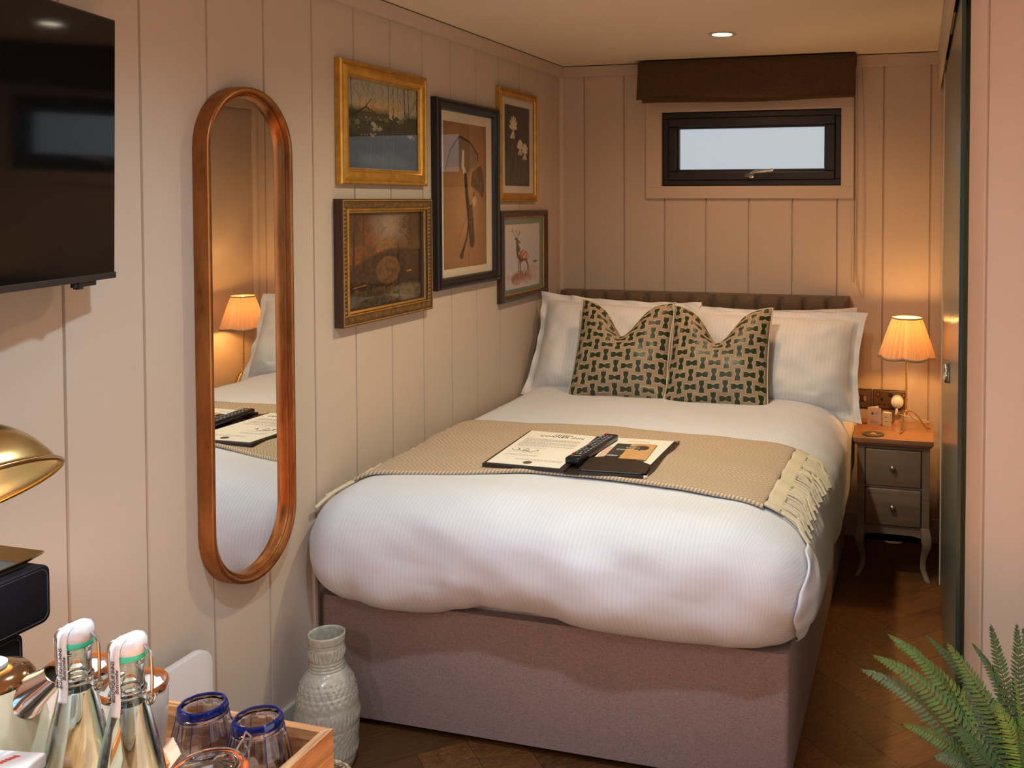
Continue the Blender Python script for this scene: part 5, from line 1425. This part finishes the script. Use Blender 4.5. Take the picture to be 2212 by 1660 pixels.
# clip-top jar
def jar(C, label):
    t_ = thing('clip_jar', (C[0], C[1], TB), label, 'jar'); z = TB
    P = [(p.x, p.y+z) for p in bez([(0, .0, 0), (.036, .001, 0), (.040, .006, 0), (.040, .045, 0), (.037, .055, 0), (.036, .060, 0), (.0385, .062, 0), (.0385, .064, 0), (.035, .064, 0)], 3)]
    Pi = [(p.x, p.y+z) for p in bez([(.033, .063, 0), (.034, .055, 0), (.037, .045, 0), (.037, .008, 0), (.033, .004, 0), (0, .004, 0)], 3)]
    mb = MB(); mb.lathe([(max(0, r), h) for r, h in P+Pi], (C[0], C[1], 0), 40); build('glass', mb, M['glass'], t_, smooth=True, angle=60, weld=True)
    mb = MB(); mb.lathe([(.034, z+.0640), (.0445, z+.0640), (.0465, z+.0665), (.0445, z+.0692), (.034, z+.0692)], (C[0], C[1], 0), 48, closed=True); o = build('rubber_ring', mb, M['orange_rub'], t_, smooth=True); o['label'] = 'orange rubber ring'
    mb = MB(); mb.lathe([(0, z+.080), (.012, z+.0815), (.024, z+.080), (.029, z+.077), (.035, z+.0745), (.0370, z+.0718), (.0362, z+.0697), (.030, z+.069), (.026, z+.072), (0, z+.074)], (C[0], C[1], 0), 48); build('lid', mb, M['glass'], t_, smooth=True, angle=60, weld=True)
    mb = MB(); mb.lathe([(0, z+.006), (.033, z+.006), (.035, z+.02), (.034, z+.050), (.02, z+.057), (0, z+.058)], (C[0], C[1], 0), 30, fr=lambda a, i: (1+.04*sin(5*a+i), 0)); o = build('contents', mb, mat('sugar_sachets', (.75, .72, .68), .8, noise=(50, .2)), t_, smooth=True); o['label'] = 'white sachets inside'
    mb = MB(); mb.tube([(C[0]+.0405*cos(a), C[1]+.0405*sin(a), z+.0745) for a in [2*pi*k/40 for k in range(40)]], .0011, 6, closed=True)
    mb.tube([(C[0]+.0395*cos(a), C[1]+.0395*sin(a), z+.058) for a in [2*pi*k/40 for k in range(40)]], .0011, 6, closed=True)
    ca = radians(62); ex = Vector((cos(ca), sin(ca), 0)); ey = Vector((-sin(ca), cos(ca), 0)); O = Vector((C[0], C[1], z))
    W = lambda a, b, c: O+ex*a+ey*b+Vector((0, 0, c))
    mb.tube([W(.040, -.010, .0745), W(.048, -.010, .085), W(.051, -.008, .094), W(.051, .008, .094), W(.048, .010, .085), W(.040, .010, .0745)], .0014, 6)
    mb.tube([W(.0395, -.009, .058), W(.047, -.008, .068), W(.049, -.006, .078), W(.049, .006, .078), W(.047, .008, .068), W(.0395, .009, .058)], .0014, 6)
    build('wire_clip', mb, M['steel'], t_, smooth=True)
jar((.862, .948), 'small glass clip-top jar with orange rubber ring, in front of the blue tumblers')

# mugs
def mug(C, label, r=.044, h=.112):
    t_ = thing('mug', (C[0], C[1], TB), label, 'mug', 'white mugs with brown rims'); z = TB
    P = [(0, 0), (r*.72, 0), (r*.80, .004), (r*.88, .02), (r*.97, .06), (r, h-.010)]
    mb = MB(); P2 = [(p.x, p.y+z) for p in bez([(a, b, 0) for a, b in P], 5)]; Q2 = [(p.x, p.y+z) for p in bez([(r-.004, h-.010, 0), (r*.97-.004, .06, 0), (r*.86-.004, .02, 0), (r*.6, .009, 0), (0, .008, 0)], 5)]
    mb.lathe([(max(0, a), b) for a, b in P2+Q2], (C[0], C[1], 0), 48); build('body', mb, M['glaze'], t_, smooth=True, angle=60, weld=True)
    mb = MB(); mb.lathe([(r-.0045, z+h-.008), (r-.0042, z+h-.003), (r-.002, z+h), (r, z+h-.002), (r+.0006, z+h-.0045)], (C[0], C[1], 0), 72, fr=lambda a, i: (1, (-.006*abs(sin(7*a)*sin(3*a+1)) if i in (0, 4) else 0))); o = build('rim', mb, M['brownrim'], t_, smooth=True); o['label'] = 'dripping brown glazed rim'
    mb = MB(); a0 = radians(205); ex = Vector((cos(a0), sin(a0), 0)); O = Vector((C[0], C[1], z))
    mb.tube(bez([O+ex*(r*.95)+Vector((0, 0, .085)), O+ex*(r+.022)+Vector((0, 0, .085)), O+ex*(r+.03)+Vector((0, 0, .055)), O+ex*(r+.018)+Vector((0, 0, .030)), O+ex*(r*.9)+Vector((0, 0, .026))], 6), .005, 8); build('handle', mb, M['glaze'], t_, smooth=True)
mug((.672, 1.030), 'white mug with dripping brown rim, right of the pair behind the bottles')
mug((.560, 1.046), 'white mug with dripping brown rim, left of the pair nearer the black boxes')

# kettle
kt = thing('kettle', (.634, .858, TB), 'cream electric kettle with bronze lid and chrome spout at the left of the tray', 'kettle')
KC = (.634, .858)
mb = MB(); mb.lathe([(p.x, p.y+TB) for p in bez([(0, 0, 0), (.070, .001, 0), (.074, .008, 0), (.072, .05, 0), (.064, .11, 0), (.054, .16, 0), (.047, .187, 0), (.045, .192, 0)], 5)], (*KC, 0), 56); build('body', mb, M['cream_kettle'], kt, smooth=True, angle=0)
mb = MB(); mb.lathe([(.0455, TB+.190), (.046, TB+.194), (.040, TB+.203), (.028, TB+.208), (.018, TB+.209), (0, TB+.209)], (*KC, 0), 48); o = build('lid', mb, mat('bronze_lid', (.30, .17, .08), .12, .9), kt, smooth=True); o['label'] = 'shiny bronze lid'
mb = MB(); mb.lathe([(.018, TB+.207), (.018, TB+.213), (.015, TB+.2155), (0, TB+.216)], (*KC, 0), 32); o = build('lid_knob', mb, M['white_pl'], kt, smooth=True); o['label'] = 'white lid button'
sa = radians(15); A = Vector((KC[0]+.034*cos(sa), KC[1]+.034*sin(sa), TB+.168)); B = Vector((KC[0]+.078*cos(sa), KC[1]+.078*sin(sa), TB+.201))
dv = (B-A).normalized(); rr_ = Vector((0, 0, 1)).rotation_difference(dv).to_matrix()
mb = MB(); L_ = (B-A).length; mb.lathe([(.026, .004), (.0265, .009), (.0245, .012), (.021, .022), (.0150, L_-.008), (.0140, L_), (.0125, L_), (.0130, L_-.010), (.018, .022)], tuple(A), 40, M3=rr_, fr=lambda a, i: (1, (.003*cos(a) if i > 3 and i < 8 else 0))); build('spout', mb, M['chrome'], kt, smooth=True)
mb = MB(); hd = Vector((cos(sa+pi), sin(sa+pi), 0)); O = Vector((*KC, TB)); mb.tube(bez([O+hd*.045+Vector((0, 0, .18)), O+hd*.085+Vector((0, 0, .185)), O+hd*.10+Vector((0, 0, .13)), O+hd*.085+Vector((0, 0, .06)), O+hd*.068+Vector((0, 0, .05))], 6), .008, 8); build('handle', mb, M['chrome'], kt, smooth=True)

# small packets
bp = MB(); bp.box(-.05, .05, -.016, .016, 0, .016); o = build('sachet_box', bp, M['paper'], None, bevel=.002); o.location = (.706, .802, TB+.1275); o.rotation_euler = (0, 0, radians(10)); tag(o, 'slim white packet with red lettering lying on the tea box beside the kettle', 'packet')
bm_ = MB()
for k_ in range(5): bm_.add([(.010+.0022*k_, -.010+.0034*k_, .0163), (.018+.0022*k_-.001*(k_ % 2), -.010+.0034*k_, .0163), (.018+.0022*k_, -.0072+.0034*k_, .0163), (.010+.0022*k_+.001*(k_ % 2), -.0072+.0034*k_, .0163)], [(0, 1, 2, 3)])
build('red_print', bm_, mat('red_ink', (.65, .05, .03), .6), o, world=False)
bp = MB(); bp.box(.703, .785, .786, .827, TB, TB+.127); o = build('tea_box', bp, mat('clear_lidded_box', (.35, .24, .21), .12, .4, coat=.6), None, bevel=.003); tag(o, 'glossy brown tea box standing in front of the left bottle, under the slim packet', 'box')
bp = MB(); bp.box(-.022, .022, -.004, .004, 0, .05); o = build('biscuit_packet', bp, mat('orange_foil', (.80, .20, .03), .35, coat=.3), None, bevel=.003, seg=3, smooth=True); o.location = (.757, .982, TB); o.rotation_euler = (radians(-8), 0, radians(-35)); tag(o, 'small orange biscuit packet standing between bottle and jar', 'packet')
bp = MB(); bp.box(-.026, .026, -.0008, .0008, 0, .05); o = build('kraft_tag', bp, mat('kraft_card', (.60, .46, .30), .8), None); o.location = (.752, .972, TB+.022); o.rotation_euler = (radians(-42), radians(0), radians(-38)); tag(o, 'small kraft card with black print leaning behind the right bottle', 'tag')
tm = text_mesh('lettering', 'or like', .010, frameM((0, -.0012, .03), (-1, 0, 0), (0, 0, -1)), M['ink'], None); tm.parent = o

# black stacked boxes, brass card tray, dome lamp
M['seam'] = mat('leatherette_piping', (.03, .027, .028), .3)
def lbox(x0, x1, y0, y1, z0, z1, label):
    t_ = thing('storage_box', ((x0+x1)/2, (y0+y1)/2, z0), label, 'box', 'stacked black boxes')
    mb = MB(); mb.prism(rrect(y0, y1, z0, z1, .014, 5), 0, x0, x1); build('body', mb, M['leather'], t_, bevel=.004, smooth=True, seg=3)
    mb = MB(); mb.tube([(x1-.001, a, b) for a, b in rrect(y0+.006, y1-.006, z0+.006, z1-.006, .012, 6)], .0014, 5, closed=True); build('piping', mb, M['seam'], t_, smooth=True)
lbox(.10, .404, .72, 1.100, DZ, .872, 'lower black rounded leather box of the stack on the desk')
lbox(.08, .412, .70, 1.141, .8725, .962, 'upper black rounded leather box of the stack, under the brass tray')
ct = thing('trinket_tray', (.26, 1.0, .963), 'small brass-edged black tray with a crest, on top of the black boxes', 'tray')
tX0, tX1, tY0, tY1 = .10, .400, .80, 1.146
mb = MB(); mb.box(tX0+.009, tX1-.009, tY0+.011, tY1-.029, .9625, .966); build('base', mb, M['slate'], ct)
mb = MB(); outl = rrect(tX0, tX1, tY0, tY1, .008, 4); inl = rrect(tX0+.010, tX1-.010, tY0+.012, tY1-.030, .006, 4); n_ = len(outl)
mb.add([(x, y, .976) for x, y in outl]+[(x, y, .9665) for x, y in inl]+[(x, y, .9745) for x, y in outl]+[(x, y, .965) for x, y in inl], [(i, (i+1) % n_, n_+(i+1) % n_, n_+i) for i in range(n_)]+[(2*n_+i, 2*n_+(i+1) % n_, 3*n_+(i+1) % n_, 3*n_+i) for i in range(n_)]+[(i, (i+1) % n_, 2*n_+(i+1) % n_, 2*n_+i) for i in range(n_)])
o = build('rim', mb, M['brass'], ct); o['label'] = 'flared brass rim'
mb = MB(); cx_, cy_ = .330, 1.085
def q4(x0, x1, y0, y1): mb.add([(x0, y0, .9672), (x1, y0, .9672), (x1, y1, .9672), (x0, y1, .9672)], [(0, 1, 2, 3)])
q4(cx_-.026, cx_+.026, cy_+.019, cy_+.021); q4(cx_-.026, cx_+.026, cy_-.021, cy_-.019); q4(cx_-.026, cx_-.024, cy_-.021, cy_+.021); q4(cx_+.024, cx_+.026, cy_-.021, cy_+.021)
mb.add([(cx_+x_, cy_+y_, .9673) for x_, y_ in [(-.016, -.012), (.016, -.012), (.018, .002), (.010, .004), (.012, .012), (0, .008), (-.008, .014), (-.010, .003), (-.018, .002)]], [tuple(range(9))])
build('crest', mb, M['paper'], ct)

dl = thing('desk_lamp', (.23, .62, DZ), 'brass dome desk lamp leaning over the black boxes', 'lamp')
LC = Vector((.468, .945, 1.114)); ax = Vector((.02, .34, 1.0)).normalized(); ax = Vector((-.55, .06, 1.0)).normalized()
Rm = Vector((0, 0, 1)).rotation_difference(ax).to_matrix()
dome = [(.131, .000), (.134, .002), (.135, .0045), (.132, .007), (.1285, .008), (.122, .026), (.108, .052), (.088, .074), (.062, .090), (.036, .099), (.020, .102)]
Pd = [(p.x, p.y) for p in bez([(a, b, 0) for a, b in dome], 4)]
mb = MB(); mb.lathe(Pd, tuple(LC), 72, M3=Rm); mb.lathe([(r-.002, h-.0015) for r, h in Pd if h > .004], tuple(LC), 72, M3=Rm)
o = build('dome_shade', mb, [M['brass']], dl, smooth=True, angle=0)
top = LC+ax*.10
mb = MB(); mb.lathe([(.022, 0), (.022, .03), (.012, .04), (0, .04)], tuple(top), 24, M3=Rm); build('lamp_cap', mb, M['brass_dk'], dl, smooth=True)
mb = MB(); mb.tube([top+ax*.03, top+ax*.05, (.23, .62, 1.30), (.23, .62, DZ+.02)], .007, 10); build('arm', mb, M['brass_dk'], dl, smooth=True)
mb = MB(); mb.lathe([(0, 0), (.085, 0), (.085, .012), (.02, .02), (0, .02)], (.23, .62, DZ), 40)
build('base', mb, M['brass_dk'], dl, smooth=True)
mb = MB(); mb.lathe([(0, -.03), (.016, -.024), (.022, -.01), (.020, .006), (.012, .02), (.012, .05), (0, .05)], tuple(LC+ax*.035), 20, M3=Rm); build('bulb', mb, mat('desk_bulb', (1, 1, 1), .5, emit=((1, .93, .80), 30)), dl, smooth=True)

# ------------------------------------------------------------------ fern in a pot
fn = thing('potted_fern', (1.90, 1.955, 0), 'bushy green sword fern in a pot by the right-hand wall', 'plant')
FC = Vector((1.915, 1.95, .285))
mb = MB(); mb.lathe([(0, 0), (.095, 0), (.10, .01), (.125, .24), (.135, .245), (.135, .27), (.120, .27), (.118, .25), (0, .25)], (FC.x, FC.y, 0), 40); build('pot', mb, mat('grey_stone_pot', (.14, .13, .12), .8, bump=(60, .3, .002)), fn, smooth=True, angle=50)
mb = MB(); mb.lathe([(0, .262), (.06, .266), (.118, .258)], (FC.x, FC.y, 0), 24); build('soil', mb, mat('soil', (.02, .012, .008), .95), fn, smooth=True)
fr_r = random.Random(12)
def frond(tip, lift, width, tone, seed, base=None):
    r = random.Random(seed)
    B0 = base or FC+Vector((r.uniform(-.035, .035), r.uniform(-.035, .035), -.02)); tip = Vector(tip)
    mid = B0.lerp(tip, .5)+Vector((0, 0, lift))
    # quadratic curve
    n_ = 44; pts = []
    for k in range(n_+1):
        t = k/n_; pts.append(B0*(1-t)**2+mid*2*t*(1-t)+tip*t*t)
    L = sum((pts[k+1]-pts[k]).length for k in range(n_))
    view = Vector((1.687, 0, 1.517))-tip; view.normalize()
    me_v = []; me_f = []; cols = []
    side_tw = r.uniform(-.5, .5)
    g = tone
    for k in range(3, n_+1):
        t = k/n_; p = pts[k]; d = (pts[min(k+1, n_)]-pts[k-1]).normalized()
        nrm = (Vector((0, 0, 1))*.6+view*.6); nrm = (nrm-d*nrm.dot(d)).normalized(); sd = d.cross(nrm).normalized()
        sd = (sd*cos(side_tw)+nrm*sin(side_tw)*.6).normalized()
        w_ = width*(sin(pi*min(1, (t*.93+.07)))**.55)*(1-.45*t)*(.25+.75*min(1, t*4)); hw = L/n_*.40
        for s in (-1, 1):
            dirn = (sd*s+d*(.30+.25*t)+nrm*r.uniform(-.12, .05)).normalized(); a = p+d*r.uniform(-.001, .001); ww = w_*r.uniform(.9, 1.06)
            q = [a-d*hw*.5, a+dirn*ww*.30-d*hw*1.05, a+dirn*ww*.72-d*hw*.75-nrm*.003, a+dirn*ww-nrm*.006, a+dirn*ww*.72+d*hw*.65-nrm*.003, a+dirn*ww*.30+d*hw*.95, a+d*hw*.5]
            b = len(me_v); me_v += [tuple(x) for x in q]; me_f.append(tuple(range(b, b+7)))
            c = (g[0]*r.uniform(.8, 1.25), g[1]*r.uniform(.85, 1.15), g[2]*r.uniform(.8, 1.2)); cols += [c]*7
    mb = MB(); mb.add(me_v, me_f); nl = len(me_v)
    mb.tube(pts, [.0016*(1-.6*k/n_) for k in range(n_+1)], 5)
    o = build('frond', mb, M['green_leaf'], None)
    # colour attribute (built before linking to the fern: vertices keep their order)
    at = o.data.color_attributes.new('paint', 'FLOAT_COLOR', 'POINT')
    nv = len(o.data.vertices); arr = np.ones((nv, 4)); arr[:nl, :3] = cols; arr[nl:, :3] = (g[0]*1.1+.03, g[1]*.7, g[2]*.8)
    at.data.foreach_set('color', arr.ravel())
    o.parent = fn; o.location = tuple(-Vector(fn.location)); return o
G1, G2, G3 = (.075, .15, .030), (.040, .10, .030), (.13, .24, .035)
sage = (.085, .15, .065)
# tips given in metres where each frond ends
for i, (tip, lift, w_, g) in enumerate([
    ((1.576, 2.00, .545), .17, .036, sage), ((1.600, 1.985, .585), .18, .036, G1), ((1.629, 2.01, .62), .19, .034, G1), ((1.640, 2.03, .595), .17, .030, G3),
    ((1.702, 2.02, .625), .14, .026, G2), ((1.744, 1.99, .628), .10, .036, G1), ((1.796, 2.0, .625), .16, .026, G2), ((1.828, 2.0, .668), .10, .032, G2),
    ((1.876, 2.0, .676), .08, .030, G2), ((1.778, 2.0, .540), .10, .032, sage), ((1.835, 1.93, .55), .06, .040, G3), ((1.88, 1.93, .50), .05, .036, G1),
    ((1.66, 1.93, .48), .12, .034, G1), ((1.72, 1.90, .44), .12, .036, sage), ((1.76, 1.92, .50), .08, .036, G2), ((1.92, 1.99, .60), .06, .034, G2),
    ((1.95, 1.96, .66), .08, .034, G1), ((1.98, 1.9, .56), .10, .034, G1), ((2.06, 1.95, .58), .14, .036, G2), ((2.10, 2.0, .50), .16, .036, G1),
    ((1.86, 1.80, .40), .10, .036, G1), ((1.95, 1.76, .42), .10, .036, sage), ((2.05, 1.80, .45), .12, .036, G2), ((1.75, 1.82, .36), .10, .034, G2),
    ((1.90, 2.12, .62), .10, .034, G2), ((1.80, 2.12, .50), .10, .034, G2), ((2.0, 2.10, .62), .12, .034, G2), ((1.85, 1.86, .47), .05, .034, G3), ((1.69, 1.99, .43), .10, .032, G2)]):
    frond(tip, lift*.75, w_, g, 100+i)
for i, (tip, lift, w_, g) in enumerate([((1.79, 1.98, .56), .02, .016, G2), ((1.87, 1.97, .59), .05, .012, G3)]): frond(tip, lift, w_, g, 300+i)

# ------------------------------------------------------------------ ceiling downlights
for i, (x, y) in enumerate([(.939, 3.672), (.915, 2.72), (.915, 1.45), (.915, .2), (2.45, .8), (2.45, -.9), (.95, -1.2)]):
    lab = ['recessed round ceiling downlight over the bed head', 'recessed round ceiling downlight over the bed foot', 'recessed round ceiling downlight above the mirror end of the room', 'recessed round ceiling downlight over the desk', 'recessed round ceiling downlight near the right wall', 'recessed round ceiling downlight by the glazed doors, right', 'recessed round ceiling downlight by the glazed doors, left'][i]
    t_ = thing('ceiling_light', (x, y, H), lab, 'ceiling light')
    mb = MB(); mb.lathe([(.055, H-.0005), (.055, H-.003), (.047, H-.0055), (.0395, H-.004), (.038, H-.0005)], (x, y, 0), 48); build('trim_ring', mb, mat('downlight_ring', (.55, .46, .36), .4), t_, smooth=True)
    mb = MB(); mb.disc(.0385, (x, y, H-.0018), 40); build('lens', mb, M['ledlight'], t_)

# ------------------------------------------------------------------ light
def light(kind, name, loc, energy, color, rot=None, **kw):
    l = bpy.data.lights.new(name, kind); l.energy = energy; l.color = color
    for k, v in kw.items(): setattr(l, k, v)
    o = bpy.data.objects.new(name, l); o.location = loc
    if rot: o.rotation_euler = rot
    link(o); return o
WARM = (1, .77, .45)
for i, (x, y, e) in enumerate([(.939, 3.672, 33), (.915, 2.72, 74), (.915, 1.45, 92), (.915, .2, 60), (2.45, .8, 7), (2.45, -.9, 30), (.95, -1.2, 30)]):
    lc = (1, .53, .28) if i == 0 else (1, .90, .60) if i == 1 else (.58, .80, 1)  # unseen downlights near the camera tinted cool, standing in for daylight
    light('SPOT', 'downlight_beam', (x, y, H-.012), e, lc, spot_size=radians(158), spot_blend=1.0, shadow_soft_size=.035)
light('POINT', 'bedside_glow_low', (LXc, LYc, .935), 9, (1, .48, .13), shadow_soft_size=.016)
light('POINT', 'bedside_glow', (LXc, LYc, 1.008), 11, (1, .48, .13), shadow_soft_size=.018)
light('POINT', 'desk_glow', tuple(LC-ax*.005), 10, (.90, .92, 1), shadow_soft_size=.025)
dl_ = light('AREA', 'daylight_from_glazed_doors', (XE-.01, (RY0+RY1)/2, 1.05), 25, (.62, .55, .49), rot=(radians(90), 0, radians(90)), shape='RECTANGLE', size=RY1-RY0-.1, size_y=1.85)  # area lamp added at the unseen doors in place of daylight

light('AREA', 'daylight_from_rear_window', ((QX0+QX1)/2, YE+.01, (QZ0+QZ1)/2), 6, (.20, .60, 1.0), rot=(radians(90), 0, 0), shape='RECTANGLE', size=1.8, size_y=1.0)  # area lamp added at the unseen rear window, cools the bed front
wd = bpy.data.worlds.new('sky'); scene.world = wd; wd.use_nodes = True
bg = wd.node_tree.nodes['Background']; bg.inputs[0].default_value = (.90, .95, 1.0, 1); bg.inputs[1].default_value = .72

# ------------------------------------------------------------------ camera
f, px, py, yaw, pitch = 2071.48, 1395.755, 499.129, .279677, .0331089
cy, sy, cp, sp = cos(yaw), sin(yaw), cos(pitch), sin(pitch)
r_ = Vector((cy, sy, 0)); fwv = Vector((-sy*cp, cy*cp, -sp)); u_ = r_.cross(fwv)
cam = bpy.data.cameras.new('camera'); co_ = bpy.data.objects.new('camera', cam)
mw = Matrix.Identity(4)
for i in range(3): mw[i][0] = r_[i]; mw[i][1] = u_[i]; mw[i][2] = -fwv[i]
mw.translation = (1.6874, 0, 1.51692)
co_.matrix_world = mw; link(co_)
cam.sensor_width = 36; cam.lens = f/2212*36; cam.shift_x = (1106-px)/2212; cam.shift_y = -(830-py)/2212; cam.clip_start = .02
scene.camera = co_
scene.view_settings.view_transform = 'Standard'; scene.view_settings.look = 'None'; scene.view_settings.gamma = 1
scene.view_settings.exposure = -0.20; scene.view_settings.use_curve_mapping = False
scene.cycles.use_denoising = True; scene.cycles.use_adaptive_sampling = True; scene.cycles.adaptive_threshold = .02
scene.cycles.max_bounces = 12; scene.cycles.diffuse_bounces = 5; scene.cycles.glossy_bounces = 5; scene.cycles.transmission_bounces = 12; scene.cycles.transparent_max_bounces = 12
scene.cycles.sample_clamp_indirect = 6
scene.cycles.caustics_reflective = False
